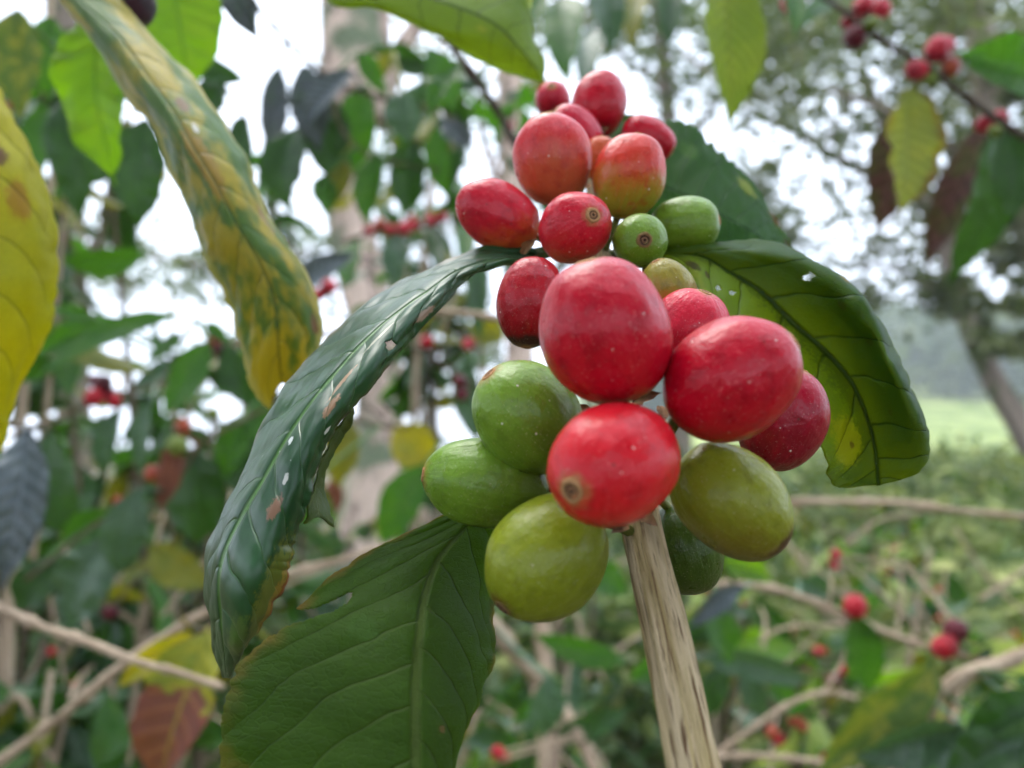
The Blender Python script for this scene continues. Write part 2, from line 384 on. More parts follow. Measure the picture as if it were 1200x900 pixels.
# px, py, long, short (px), depth, tip dir (right, up, viewer), top colour, bottom colour, gradient dir, lo, hi, options, label
CH = [
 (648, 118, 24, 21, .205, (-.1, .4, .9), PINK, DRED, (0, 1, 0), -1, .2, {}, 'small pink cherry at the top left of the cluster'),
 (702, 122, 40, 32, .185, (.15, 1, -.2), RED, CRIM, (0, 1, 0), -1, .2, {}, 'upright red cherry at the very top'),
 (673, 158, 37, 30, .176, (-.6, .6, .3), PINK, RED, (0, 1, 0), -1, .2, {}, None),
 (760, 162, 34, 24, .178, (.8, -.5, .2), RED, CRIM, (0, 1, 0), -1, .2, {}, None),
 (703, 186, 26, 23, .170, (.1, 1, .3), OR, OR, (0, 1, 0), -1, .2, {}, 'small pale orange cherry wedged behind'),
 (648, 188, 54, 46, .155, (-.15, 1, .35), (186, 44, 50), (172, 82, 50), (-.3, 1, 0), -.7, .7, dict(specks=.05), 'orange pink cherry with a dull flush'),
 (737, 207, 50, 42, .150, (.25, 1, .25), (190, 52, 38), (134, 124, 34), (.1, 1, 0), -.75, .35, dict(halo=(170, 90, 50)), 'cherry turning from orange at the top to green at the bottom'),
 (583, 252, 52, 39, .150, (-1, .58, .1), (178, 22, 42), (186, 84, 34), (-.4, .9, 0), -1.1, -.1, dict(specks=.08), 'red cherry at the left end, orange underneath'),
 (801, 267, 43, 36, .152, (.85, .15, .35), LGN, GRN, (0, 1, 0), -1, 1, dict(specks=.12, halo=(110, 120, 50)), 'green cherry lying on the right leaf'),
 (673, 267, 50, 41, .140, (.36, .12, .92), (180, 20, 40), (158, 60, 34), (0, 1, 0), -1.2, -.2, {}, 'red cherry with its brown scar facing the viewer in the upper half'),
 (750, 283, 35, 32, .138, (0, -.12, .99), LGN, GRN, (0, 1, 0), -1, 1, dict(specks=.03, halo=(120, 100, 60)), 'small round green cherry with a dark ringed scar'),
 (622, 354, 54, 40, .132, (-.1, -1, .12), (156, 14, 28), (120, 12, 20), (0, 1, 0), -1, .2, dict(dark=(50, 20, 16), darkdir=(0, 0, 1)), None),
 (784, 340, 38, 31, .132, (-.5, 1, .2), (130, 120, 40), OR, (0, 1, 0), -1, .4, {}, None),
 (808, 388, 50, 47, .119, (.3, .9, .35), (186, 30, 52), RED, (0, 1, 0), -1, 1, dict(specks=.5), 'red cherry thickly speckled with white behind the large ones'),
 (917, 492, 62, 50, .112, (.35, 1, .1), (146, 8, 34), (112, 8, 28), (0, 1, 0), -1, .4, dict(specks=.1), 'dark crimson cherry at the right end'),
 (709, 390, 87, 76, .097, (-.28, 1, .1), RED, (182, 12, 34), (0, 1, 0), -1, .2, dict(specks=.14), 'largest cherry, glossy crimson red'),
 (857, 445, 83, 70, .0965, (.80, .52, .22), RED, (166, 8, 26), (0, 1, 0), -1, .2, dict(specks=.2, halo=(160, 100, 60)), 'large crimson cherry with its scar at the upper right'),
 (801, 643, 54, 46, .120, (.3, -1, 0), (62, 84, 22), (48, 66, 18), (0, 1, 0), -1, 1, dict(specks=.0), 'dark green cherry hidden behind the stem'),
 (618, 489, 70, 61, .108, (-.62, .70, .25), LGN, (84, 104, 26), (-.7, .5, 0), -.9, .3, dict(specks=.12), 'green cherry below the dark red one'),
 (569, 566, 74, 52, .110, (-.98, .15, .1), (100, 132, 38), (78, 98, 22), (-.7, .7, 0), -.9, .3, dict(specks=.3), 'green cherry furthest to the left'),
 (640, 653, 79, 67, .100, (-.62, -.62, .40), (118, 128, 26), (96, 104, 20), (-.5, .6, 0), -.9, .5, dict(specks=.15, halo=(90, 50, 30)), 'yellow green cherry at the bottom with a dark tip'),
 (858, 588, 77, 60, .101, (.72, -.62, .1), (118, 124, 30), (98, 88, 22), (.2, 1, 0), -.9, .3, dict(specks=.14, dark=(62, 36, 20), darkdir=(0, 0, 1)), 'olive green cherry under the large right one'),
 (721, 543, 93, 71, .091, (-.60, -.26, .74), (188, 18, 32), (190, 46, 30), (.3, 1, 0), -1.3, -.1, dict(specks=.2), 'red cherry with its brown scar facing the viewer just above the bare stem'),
]
for i, (px, py, A, B, d, tip, ct, cb, gd, lo, hi, opt, lab) in enumerate(CH):
    c = P(px, py, d); z = cdir(*tip); M = rot_to(z, i*1.7); R = np.array(M.to_3x3())
    g = R.T @ cdir(*gd); a, b = A*d/F, B*d/F; kw = dict(opt); r = (a+b)/2
    m = cherry_mat('cherry_skin', ct, cb, g, lo, hi, r=r, **kw)
    o = link('cherry', mesh('cherry', *ellip(a, b, 56, 40, lump=.034, seed=i*3.1)), m, root, lab)
    o.matrix_local = Matrix.Translation(Vector(c)-root.location) @ M
    s = link('calyx_scar', scar_mesh(a, b, b*{10: .22, 9: .17, 22: .17, 16: .14}.get(i, .14), .034, i*3.1), scar_dark if i in (10, 20) else scar_brown, o); s.location = (0, 0, 0)
    dist, q = nearest(c-z*a*.7, stem_pts)
    t = tube([c-z*a*.8, (c-z*a*.95)*.6+q*.4, q], [b*.11]*3, 8, 8); pm = mesh('pedicel', *t)
    po = bpy.data.objects.new('pedicel', pm); COL.objects.link(po); pm.materials.append(flat_mat('pedicel_green', (98, 104, 44), .6, .4, 300)) if i == 0 else pm.materials.append(bpy.data.materials['pedicel_green'])
    po.parent = o; po.matrix_local = (Matrix.Translation(Vector(c)) @ M).inverted()
    
def rl(name_label, st, vs, mat, parent, **kw):
    me = mesh('leaf', *rail_leaf(st, vs, **kw)); return link('leaf', me, mat, parent, name_label)

# left glossy hanging leaf (upper face seen): stations base -> tip, rails outer .. inner
m1 = leaf_mat('leaf_dark_glossy', (26, 62, 32), (38, 78, 38), nv=13, vein=(96, 140, 56), sidev=.3, veinamt=.5, specks=.06, trans=.14, rough=.38, coat=.12, bumpd=.0010, finebump=0, bright=1.25,
    edgecol=(96, 78, 50), edgew=-.02, spots=[(.645, .71, .020, .04, (124, 92, 70)), (.60, .70, .009, .022, (190, 190, 180)), (.47, .73, .022, .035, (140, 108, 78)), (.43, .66, .03, .02, (160, 128, 96)), (.345, .62, .03, .014, (160, 160, 136)), (.26, .84, .02, .06, (150, 130, 110)),
    (.80, .93, .12, .13, (96, 106, 36)), (.80, .97, .08, .05, (150, 124, 40)), (.77, 1.0, .05, .03, (140, 84, 44)), (.87, .72, .05, .1, (70, 98, 40)), (.55, .58, .007, .02, (200, 205, 200)), (.50, .86, .008, .02, (210, 210, 205))])
L1 = [[(625, 292, .150), (627, 296, .150), (628, 300, .150), (627, 303, .150), (625, 306, .150)],
      [(575, 290, .146), (577, 298, .144), (578, 304, .143), (577, 310, .144), (572, 316, .146)],
      [(530, 303, .142), (532, 310, .139), (535, 317, .137), (538, 324, .139), (541, 330, .142)],
      [(482, 323, .137), (490, 332, .134), (500, 341, .131), (508, 350, .132), (512, 358, .134)],
      [(436, 350, .132), (447, 364, .129), (458, 372, .127), (470, 386, .127), (480, 402, .129)],
      [(392, 388, .128), (405, 402, .125), (415, 412, .123), (432, 428, .122), (450, 436, .124)],
      [(352, 432, .125), (363, 447, .121), (374, 458, .119), (394, 474, .118), (410, 488, .120)],
      [(318, 482, .122), (328, 495, .118), (340, 504, .116), (360, 522, .115), (379, 536, .118)],
      [(286, 540, .120), (297, 552, .116), (309, 560, .114), (337, 576, .113), (362, 592, .116)],
      [(262, 595, .119), (269, 604, .115), (279, 612, .113), (314, 634, .111), (347, 640, .115)],
      [(245, 652, .119), (251, 660, .115), (258, 666, .112), (295, 684, .110), (330, 690, .115)],
      [(243, 705, .120), (250, 716, .116), (258, 724, .113), (284, 738, .112), (308, 732, .116)],
      [(250, 752, .122), (255, 757, .119), (262, 762, .117), (277, 766, .117), (290, 762, .119)],
      [(263, 792, .125), (265, 793, .125), (267, 794, .125), (269, 794, .125), (271, 793, .125)]]
L1 = [[(x, y, d+q) for (x, y, d), q in zip(s, (.010*min(1, k/3), .0055*min(1, k/3), 0, -.003, -.003))] for k, s in enumerate(L1)]
rl('dark glossy leaf hanging to the left with a bright midrib and ragged brown edge', L1, [0, .25, .5, .75, 1], m1, root, nu=240, nvv=72, wave=.0010, quilt=.0006, nv=13, rag=(.02, .13), ragu=(.3, .97), seed=3,
   holes=[[(452, 402), (460, 398), (463, 405), (458, 411), (452, 409)]])
# the curled under lobe of the same leaf
m1b = leaf_mat('leaf_lobe_underside', (70, 98, 30), (104, 112, 34), nv=8, trans=.35, rough=.5, coat=0, vein=(120, 140, 60))
L1b = [[(414, 478, .1235), (409, 484, .1215), (404, 490, .120)], [(412, 497, .129), (398, 503, .124), (390, 510, .119)], [(392, 530, .131), (383, 536, .125), (376, 542, .1185)], [(380, 566, .131), (370, 572, .124), (364, 584, .117)], [(392, 618, .128), (374, 606, .122), (356, 614, .117)]]
rl('yellow green lobe curled under the ragged leaf edge', L1b, [0, .5, 1], m1b, root, nu=50, nvv=20, rag=(.2, .1), seed=8, wave=.0004)

# big lower leaf, underside towards the viewer
m2 = leaf_mat('leaf_underside_green', (56, 84, 16), (42, 66, 12), nv=9, blotch=1.6, vein=(112, 128, 62), veinamt=.36, trans=.46, rough=.62, coat=0, spec=.22, bumpd=.0012, tmix=.85, tcol=(158, 196, 44), edgecol=(128, 92, 44), edgew=-.01,
    spots=[(.60, .62, .010, .02, (120, 90, 56)), (.40, .30, .03, .06, (58, 88, 26))], slant=1.5, bright=1.0)
L2 = [[(552, 588, .120), (556, 594, .119), (560, 600, .119), (566, 602, .120), (572, 606, .122)],
      [(508, 610, .117), (526, 616, .117), (542, 622, .117), (576, 634, .120), (600, 640, .124)],
      [(452, 636, .113), (482, 645, .112), (514, 655, .112), (566, 668, .118), (592, 682, .123)],
      [(392, 672, .109), (442, 682, .107), (498, 698, .107), (552, 704, .114), (580, 718, .120)],
      [(352, 706, .106), (416, 718, .103), (492, 738, .102), (548, 742, .110), (577, 760, .117)],
      [(322, 738, .104), (400, 758, .100), (489, 780, .099), (546, 786, .107), (580, 778, .115)],
      [(274, 786, .103), (380, 802, .098), (487, 824, .096), (542, 826, .104), (566, 812, .112)],
      [(262, 850, .102), (376, 854, .096), (487, 872, .094), (530, 872, .101), (546, 856, .108)],
      [(258, 905, .101), (374, 912, .094), (487, 926, .092), (520, 926, .098), (532, 905, .104)],
      [(268, 970, .101), (378, 978, .094), (485, 988, .091), (506, 984, .095), (516, 970, .100)],
      [(330, 1040, .102), (400, 1046, .095), (480, 1052, .091), (492, 1048, .093), (498, 1040, .096)],
      [(470, 1098, .096), (472, 1099, .095), (475, 1100, .094), (477, 1100, .095), (479, 1098, .096)]]
rl('large green leaf at the bottom showing its veined underside with a torn notch', L2, [0, .25, .5, .75, 1], m2, root, nu=240, nvv=100, wave=.0007, quilt=.0005, nv=9, slant=1.5, rag=(.05, .04), seed=5,
   holes=[[(300, 700), (345, 713), (368, 712), (388, 704), (408, 694), (415, 696), (409, 708), (394, 717), (368, 726), (347, 730), (322, 744), (290, 752)]])

# upper right leaf behind the cluster
m3 = leaf_mat('leaf_green_blotched', (36, 76, 18), (54, 94, 18), nv=10, tmix=.8, tcol=(140, 200, 50), vein=(60, 100, 34), veinamt=.35, trans=.38, rough=.6, spec=.25, coat=0, blotch=1.6,
    spots=[(.62, .12, .05, .07, (118, 128, 40)), (.93, .12, .05, .10, (74, 50, 26)), (.80, .04, .06, .05, (96, 60, 30)), (.35, .2, .04, .06, (60, 96, 30))])
L3 = [[(700, 150, .200), (704, 160, .198), (706, 170, .196), (706, 180, .196), (704, 190, .198)],
      [(745, 133, .202), (745, 165, .197), (742, 200, .193), (740, 225, .192), (738, 250, .194)],
      [(788, 140, .202), (788, 178, .196), (785, 222, .191), (780, 250, .189), (776, 280, .190)],
      [(828, 160, .201), (828, 195, .194), (823, 240, .188), (818, 270, .186), (812, 296, .187)],
      [(866, 196, .199), (862, 224, .193), (855, 258, .187), (848, 282, .185), (842, 302, .185)],
      [(897, 236, .197), (892, 252, .192), (885, 275, .187), (878, 292, .185), (870, 308, .185)],
      [(919, 270, .195), (914, 280, .192), (908, 292, .189), (902, 302, .187), (896, 312, .187)],
      [(931, 300, .193), (930, 303, .192), (929, 306, .191), (928, 309, .190), (926, 312, .190)]]
rl('dark green leaf behind the upper right cherries with a brown spotted edge', L3, [0, .25, .5, .75, 1], m3, root, nu=150, nvv=56, wave=.0012, quilt=.0005, nv=10, rag=(.12, .05), seed=9)

# right arched leaf, backlit underside with its far margin rolled over
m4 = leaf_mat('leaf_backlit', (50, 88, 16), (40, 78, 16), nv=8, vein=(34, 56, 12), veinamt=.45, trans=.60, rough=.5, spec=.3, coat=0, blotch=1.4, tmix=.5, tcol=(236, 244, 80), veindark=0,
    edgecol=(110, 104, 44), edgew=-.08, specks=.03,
    spots=[(.5, .88, .9, .28, (36, 80, 18)), (.30, .22, .34, .24, (112, 136, 10)), (.62, .16, .2, .2, (92, 122, 12)), (.22, .14, .14, .12, (128, 140, 12)), (.72, .22, .09, .14, (144, 146, 14)), (.725, .25, .013, .022, (84, 50, 14)), (.10, .2, .03, .06, (50, 30, 14)), (.22, .26, .10, .2, (104, 134, 16)), (.16, .24, .014, .03, (60, 36, 16)), (.42, .80, .012, .02, (40, 40, 14)), (.52, .78, .012, .02, (34, 34, 14)), (.70, .70, .01, .018, (38, 40, 14)), (.38, .93, .014, .03, (150, 120, 50))])  # large spots paint the backlit glow and the darker folded half; small ones are blemishes
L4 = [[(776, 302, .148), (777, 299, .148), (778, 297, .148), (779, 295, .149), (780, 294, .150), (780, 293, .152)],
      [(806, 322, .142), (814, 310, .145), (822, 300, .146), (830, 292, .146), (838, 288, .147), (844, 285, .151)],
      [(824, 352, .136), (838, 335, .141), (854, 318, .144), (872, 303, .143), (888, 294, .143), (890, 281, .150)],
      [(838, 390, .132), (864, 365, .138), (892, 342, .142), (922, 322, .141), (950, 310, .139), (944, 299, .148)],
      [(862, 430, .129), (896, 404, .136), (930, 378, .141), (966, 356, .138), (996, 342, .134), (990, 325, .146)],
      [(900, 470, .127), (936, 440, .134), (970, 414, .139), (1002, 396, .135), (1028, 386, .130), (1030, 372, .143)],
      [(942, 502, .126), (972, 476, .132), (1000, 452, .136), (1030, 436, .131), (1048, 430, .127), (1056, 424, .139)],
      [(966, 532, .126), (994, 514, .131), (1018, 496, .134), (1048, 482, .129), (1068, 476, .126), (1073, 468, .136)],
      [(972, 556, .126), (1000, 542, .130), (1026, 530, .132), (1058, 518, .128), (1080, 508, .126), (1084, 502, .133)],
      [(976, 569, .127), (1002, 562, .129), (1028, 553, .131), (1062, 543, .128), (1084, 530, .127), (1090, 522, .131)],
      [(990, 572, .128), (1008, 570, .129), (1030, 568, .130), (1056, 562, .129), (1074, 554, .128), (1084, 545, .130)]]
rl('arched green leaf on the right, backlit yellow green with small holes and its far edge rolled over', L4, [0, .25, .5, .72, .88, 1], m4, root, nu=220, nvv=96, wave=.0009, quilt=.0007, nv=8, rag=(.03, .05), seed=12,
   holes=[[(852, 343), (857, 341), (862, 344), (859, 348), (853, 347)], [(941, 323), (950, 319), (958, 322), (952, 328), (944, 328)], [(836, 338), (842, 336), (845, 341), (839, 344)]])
for (a, b, c) in (((625, 299, .150), (660, 292, .156), (702, 292, .160)), ((777, 298, .148), (740, 300, .154), (706, 300, .158)), ((703, 170, .197), (698, 185, .194), (693, 205, .184)), ((560, 598, .119), (650, 590, .116), (745, 585, .112))):
    link('petiole', mesh('petiole', *tube([P(*a), P(*b), P(*c)], [.0012, .0011, .0013], 12, 20)), flat_mat('petiole_green', (60, 76, 30), .5, .4, 200), root)

bract = flat_mat('dried_bract', (132, 100, 66), .85, .5, 500, (84, 56, 36))
for i, (x, y, d, tx, ty) in enumerate([(752, 322, .139, 768, 316), (742, 470, .113, 776, 462), (776, 476, .112, 770, 498), (612, 298, .145, 630, 280), (690, 214, .166, 676, 226), (700, 160, .182, 716, 148), (664, 500, .112, 690, 492), (735, 612, .105, 716, 624), (748, 606, .104, 770, 618), (690, 486, .116, 672, 474)]):
    link('dried_bract', mesh('dried_bract', *simple_leaf(P(x, y, d), P(tx, ty, d-.003), .0022, cdir(.2, .3, 1), nu=10, nvv=5, wavy=.15, seed=i, fold=.6)), bract, root)

# ================================================================== SETTING
def gz(x, y):
    z = .06*math.sin(x*1.3+.5)*math.cos(y*.9)
    if x < 4: pass
    far = max(0, y-14); k = 1/(1+math.exp(-(x-6-.06*y)/6.0))
    z += -k*min(far, 16)*.07
    z += k*max(0, y-34)*.105
    z += k*max(0, y-95)*.11*(1+.3*math.sin(x*.05))
    z += (1-k)*max(0, y-30)*.0
    return z + (.5*mnoise.noise(Vector((x*.06, y*.06, 0))) if y > 12 else 0)
xs = np.concatenate([-np.geomspace(260, 3, 36), np.linspace(-2.8, 2.8, 20), np.geomspace(3, 260, 44)])
ys = np.concatenate([np.linspace(-20, 6, 26), np.geomspace(6.3, 240, 70)])
V = [(x, y, gz(x, min(y, 190))) for y in ys for x in xs]; nx = len(xs)
Fc = [(j*nx+i, j*nx+i+1, (j+1)*nx+i+1, (j+1)*nx+i) for j in range(len(ys)-1) for i in range(nx-1)]
t = NT('meadow_and_soil'); o = t.coord('Object'); X = t.sep(o)
soil = t.mix(t.step(t.noise(o, 3.5, 5), .4, .6), lin((96, 78, 58)), lin((70, 78, 40)))
X2 = t.sep(o)
grass = t.mix(t.step(t.noise(o, .25, 5), .38, .62), lin((140, 150, 84)), lin((92, 112, 52)))
m = t.end(t.bsdf(t.mix(t.math('MULTIPLY', t.step(X[1], 7, 18), t.step(X[0], -1, 4)), soil, grass), .95, t.bump(t.noise(o, 4, 5), .05, .6), .2))
g = link('ground', mesh('ground', V, Fc), m); g['kind'] = 'structure'; g['label'] = 'soil and pale grassy slope rising on the right'

# ------------------------------------------------------------------ scattered leaf faces
def leaf_cloud(C, size, up=.3, droop=.3, seed=0, aspect=.42, fold=.25):
    """many small folded leaf blades in one mesh: C centres (n,3), size (n,)"""
    r = np.random.default_rng(seed); n = len(C); a = r.normal(size=(n, 3)); a[:, 2] = a[:, 2]*.5-droop
    a /= np.linalg.norm(a, axis=1)[:, None]; nn = r.normal(size=(n, 3)); nn[:, 2] += up*2; nn -= a*(nn*a).sum(1)[:, None]; nn /= np.linalg.norm(nn, axis=1)[:, None]
    s = np.cross(a, nn); L = size[:, None]; w = L*aspect/2
    b = C-a*L/2; t_ = C+a*L/2-nn*L*.12
    p1 = C-a*L*.22; p2 = C+a*L*.2-nn*L*.02; lf = nn*w*fold
    V = np.stack([b, p1-s*w*.85+lf, p2-s*w*.8+lf, t_, p2+s*w*.8+lf, p1+s*w*.85+lf, p1, p2], 1).reshape(-1, 3)
    base = (np.arange(n)*8)[:, None]
    Fs = [(0, 6, 1), (1, 6, 7, 2), (2, 7, 3), (0, 5, 6), (5, 4, 7, 6), (4, 3, 7)]
    faces = []
    for k in range(n):
        q = k*8; faces += [tuple(q+i for i in f) for f in Fs]
    uv = np.tile(np.array([(0, .5), (.28, 0), (.7, 0), (1, .5), (.7, 1), (.28, 1), (.28, .5), (.7, .5)]), (n, 1))
    return V, faces, uv
def cloud_obj(name, C, size, mat, parent=None, label=None, **kw):
    V, Fc, uv = leaf_cloud(C, size, **kw); me = mesh(name, V, Fc, uv, smooth=False)
    at = me.attributes.new('tone', 'FLOAT', 'POINT'); v = np.repeat(np.random.default_rng(len(C)).random(len(C)), 8).astype(np.float32); at.data.foreach_set('value', v)
    return link(name, me, mat, parent, label)
def cloud_mat(name, cols, trans=.35, rough=.5):
    t = NT(name); a = t.n('ShaderNodeAttribute'); a.attribute_name = 'tone'
    rp = t.n('ShaderNodeValToRGB'); rp.color_ramp.interpolation = 'LINEAR'; t.put(a.outputs['Fac'], rp.inputs[0]); e = rp.color_ramp.elements
    while len(e) < len(cols): e.new(.5)
    for i, c in enumerate(cols): e[i].position = i/(len(cols)-1); e[i].color = lin(c)+(1,)
    cl = t.mix(t.step(t.noise(t.coord('Object'), 2.0, 3), .35, .7, 0, .5), rp.outputs[0], tuple(v*.45 for v in lin(cols[0])))
    p = t.bsdf(cl, rough, None, .4); tr = t.n('ShaderNodeBsdfTranslucent'); t.put(t.mix(.5, cl, (.10, .16, .02, 1)), tr.inputs[0])
    ms = t.n('ShaderNodeMixShader'); ms.inputs[0].default_value = trans; t.t.links.new(p, ms.inputs[1]); t.t.links.new(tr.outputs[0], ms.inputs[2]); return t.end(ms.outputs[0])
far_fol = cloud_mat('far_foliage', [(56, 80, 34), (84, 106, 46), (120, 132, 66), (70, 90, 42)])
dull_fol = cloud_mat('dull_foliage', [(70, 84, 46), (98, 110, 62), (128, 132, 84), (64, 76, 44)])
shrub_fol = cloud_mat('shrub_foliage', [(30, 58, 26), (44, 82, 32), (64, 96, 44), (100, 116, 48), (36, 62, 40)])
mead_fol = cloud_mat('meadow_foliage', [(76, 106, 46), (120, 138, 66), (178, 182, 108), (66, 92, 50), (150, 152, 100)])
bark_far = bark_mat('pale_trunk_bark', (212, 188, 170), (176, 154, 140), (112, 94, 84), sc=1.1, along=5, bd=.02, moss=((112, 122, 96), 3.5))
bark_dark = bark_mat('grey_trunk_bark', (140, 126, 112), (108, 96, 84), (70, 60, 52), sc=1.8, along=1.0, bd=.01, moss=((84, 92, 62), 2.5))
twig_beige = bark_mat('beige_twig_bark', (188, 168, 144), (146, 126, 104), (96, 76, 60), sc=2.2, along=1.2, bd=.0004)
twig_grey = bark_mat('grey_twig_bark', (112, 96, 78), (84, 78, 58), (52, 42, 34), sc=2.2, along=1.2, bd=.0004)
twig_dark = bark_mat('dark_twig_bark', (84, 68, 58), (62, 58, 44), (36, 30, 26), sc=2.2, along=1.2, bd=.0004)

def pxpath(pts):      # (px,py,depth,width px)
    return [P(x, y, d) for x, y, d, w in pts], [w*d/F/2 for x, y, d, w in pts]
def tree(label, cat_group, trunk, limbs, crown, bark, fol, leaf=.09, seed=0, name='tree', n_trunk=24, twigs=0):
    """trunk/limbs: lists of (px,py,depth,width px); crown: (cx,cy,cz half sizes in px, depth, n leaves)"""
    tp, tr = pxpath(trunk); r = thing(name, label, 'tree', tp[0], cat_group)
    link('trunk', mesh('trunk', *tube(tp, tr, n_trunk, 60, ridge=.10, rs=1.6, rough_along=.06)), bark, r)
    rr = np.random.default_rng(seed)
    for lb in limbs: q, w = pxpath(lb); link('limb', mesh('limb', *tube(q, w, 10, 26, rough_along=.15)), bark, r)
    allC, allS, tw = [], [], []
    for (px, py, d, hx, hy, n, cl) in crown:           # leaf sprays in clumps with gaps
        for k in range(cl):
            c = P(px+rr.uniform(-hx, hx), py+rr.uniform(-hy, hy), d*rr.uniform(.85, 1.2)); m_ = max(4, int(n/cl*rr.uniform(.4, 1.6)))
            rad = hx/F*d*rr.uniform(.10, .24)
            allC.append(c+rr.normal(size=(m_, 3))*rad*np.array([1, 1, .6])); allS.append(leaf*rr.uniform(.6, 1.3, m_))
            e = c+rr.normal(size=3)*rad*1.4
            if k % 2 == 0: tw.append(tube([c+np.array([0, 0, -.3*rad]), (c+e)/2+rr.normal(size=3)*rad*.2, e], [leaf*.10, leaf*.07, leaf*.03], 4, 6))
    if allC:
        cloud_obj('crown', np.vstack(allC), np.concatenate(allS), fol, r, seed=seed)
        if tw: link('twigs', mesh('twigs', *join(*tw)), bark, r)['kind'] = 'stuff'
    return r

# the pale trunk behind the hanging leaf
tree('large pale grey trunk standing behind the left half of the cluster', None,
     [(436, 860, 3.6, 100), (432, 700, 3.65, 80), (436, 590, 3.7, 66), (444, 500, 3.75, 56), (440, 400, 3.8, 54), (422, 320, 3.9, 56), (408, 240, 3.95, 52), (410, 160, 4.0, 60), (416, 80, 4.1, 76), (416, -20, 4.2, 84), (420, -160, 4.4, 90)],
     [[(436, 140, 4.05, 34), (470, 60, 4.2, 24), (520, -20, 4.5, 18)], [(430, 560, 3.7, 30), (500, 600, 3.6, 22), (560, 690, 3.4, 16)]], [(380, -190, 4.5, 200, 80, 900, 30)], bark_far, far_fol, .08, 3)
tree('thin pale trunk rising just left of the topmost cherries', None, [(612, 900, 4.4, 40), (610, 500, 4.6, 34), (606, 280, 4.8, 32), (600, 150, 5.0, 32), (598, 60, 5.1, 30), (590, -80, 5.3, 28)],
     [[(604, 240, 4.9, 12), (575, 190, 4.9, 9), (560, 130, 5, 8)]], [(600, -150, 5.4, 140, 60, 300, 12)], bark_far, far_fol, .07, 5)
tree('slim brownish trunk near the left edge beside the yellow leaf', None, [(90, 700, 4.0, 40), (86, 500, 4.2, 38), (84, 350, 4.4, 34), (80, 230, 4.6, 34), (74, 100, 4.8, 36), (70, -60, 5, 36)],
     [[(84, 330, 4.4, 14), (130, 260, 4.5, 9), (190, 230, 4.7, 6)]], [(130, 290, 7.0, 90, 50, 500, 26), (200, 330, 7.4, 60, 30, 160, 9)], bark_dark, far_fol, .075, 6)
tree('slender crooked grey tree leaning at the right edge above the meadow', None, [(1270, 640, 8.2, 38), (1208, 520, 8.4, 32), (1164, 445, 8.6, 26), (1130, 370, 8.8, 20), (1110, 300, 9.0, 18), (1085, 240, 9.2, 20), (1050, 170, 9.4, 16), (1010, 90, 9.6, 12)],
     [[(1108, 300, 9, 12), (1150, 230, 9, 9), (1175, 150, 9, 7)], [(1080, 235, 9.1, 10), (1000, 195, 9.3, 11), (940, 160, 9.4, 9), (880, 125, 9.6, 7), (800, 60, 9.8, 5)], [(1126, 360, 8.8, 10), (1060, 320, 8.8, 6), (1010, 310, 8.9, 4)]],
     [(1080, 70, 9.6, 190, 90, 3400, 54), (960, 290, 10.2, 130, 90, 1500, 44), (1160, 300, 9.0, 70, 90, 1500, 30)], bark_dark, dull_fol, .17, 8)
tree('stout mossy tree in the top right corner', None, [(1330, 700, 6.6, 44), (1250, 400, 6.8, 38), (1196, 240, 7.0, 36), (1160, 120, 7.2, 34), (1146, 20, 7.4, 32), (1130, -80, 7.6, 30)],
     [[(1185, 220, 7, 16), (1110, 170, 7.1, 12), (1040, 130, 7.2, 8), (970, 105, 7.4, 6)], [(1160, 120, 7.2, 14), (1220, 40, 7.2, 10)]],
     [(1170, 110, 7.0, 90, 120, 1500, 30), (1190, 350, 7.2, 50, 110, 1300, 26), (1000, 40, 7.8, 150, 60, 1300, 30)], bark_dark, dull_fol, .13, 9)
tree('leafy tree standing against the sky behind the top of the cluster', None, [(800, 620, 11, 30), (790, 300, 11.4, 24), (780, 100, 11.8, 18), (760, -60, 12.2, 14)],
     [[(786, 200, 11.6, 10), (860, 90, 11.6, 7), (900, 30, 11.8, 5)], [(782, 110, 11.8, 8), (700, 40, 11.8, 5)]], [(850, 20, 12, 170, 60, 2600, 50), (700, 90, 12.4, 130, 100, 1000, 30), (905, 190, 12.0, 60, 90, 260, 20)], bark_dark, far_fol, .19, 10)
tree('leafy tree behind the pale trunk on the left', None, [(300, 660, 9, 34), (296, 420, 9.3, 28), (286, 330, 9.6, 22), (270, 200, 10, 14)],
     [[(290, 350, 9.6, 10), (350, 300, 9.6, 7), (520, 250, 9.8, 4)], [(284, 320, 9.6, 9), (170, 300, 9.6, 6)]], [(330, 320, 9.8, 130, 40, 900, 30), (500, 330, 9.6, 90, 120, 1500, 34), (180, 300, 10, 90, 40, 420, 18), (480, 110, 10.4, 90, 100, 900, 24)], bark_dark, far_fol, .14, 11)

# wooded hill far behind: individual crowns melt into one wood
rr = np.random.default_rng(31); C, Z = [], []
for k in range(620):
    y = rr.uniform(96, 185); x = rr.uniform(.12, .95)*y; z = gz(x, y)
    h = rr.uniform(5, 12); m_ = 46
    u = rr.normal(size=(m_, 3)); u /= np.linalg.norm(u, axis=1)[:, None]; u *= rr.uniform(.75, 1.05, (m_, 1))
    C.append(np.array([x, y, z+h*.45])+u*np.array([h*.42, h*.42, h*.5])); Z.append(rr.uniform(.8, 1.6, m_)*h*.17)
o = cloud_obj('woodland', np.vstack(C), np.concatenate(Z), far_fol, None, seed=31, droop=0)
tag(o, 'distant hazy wooded hillside above the pale meadow on the right', 'wood', kind='stuff')
C = []; Z = []
for k in range(520):
    y = rr.uniform(9, 48); x = rr.uniform(.05, .85)*y; z = gz(x, y); h = rr.uniform(.5, 1.3); m_ = 40
    C.append(np.array([x, y, z+h*.4])+rr.normal(size=(m_, 3))*np.array([h*.5, h*.5, h*.28])); Z.append(rr.uniform(.5, 1.3, m_)*.22)
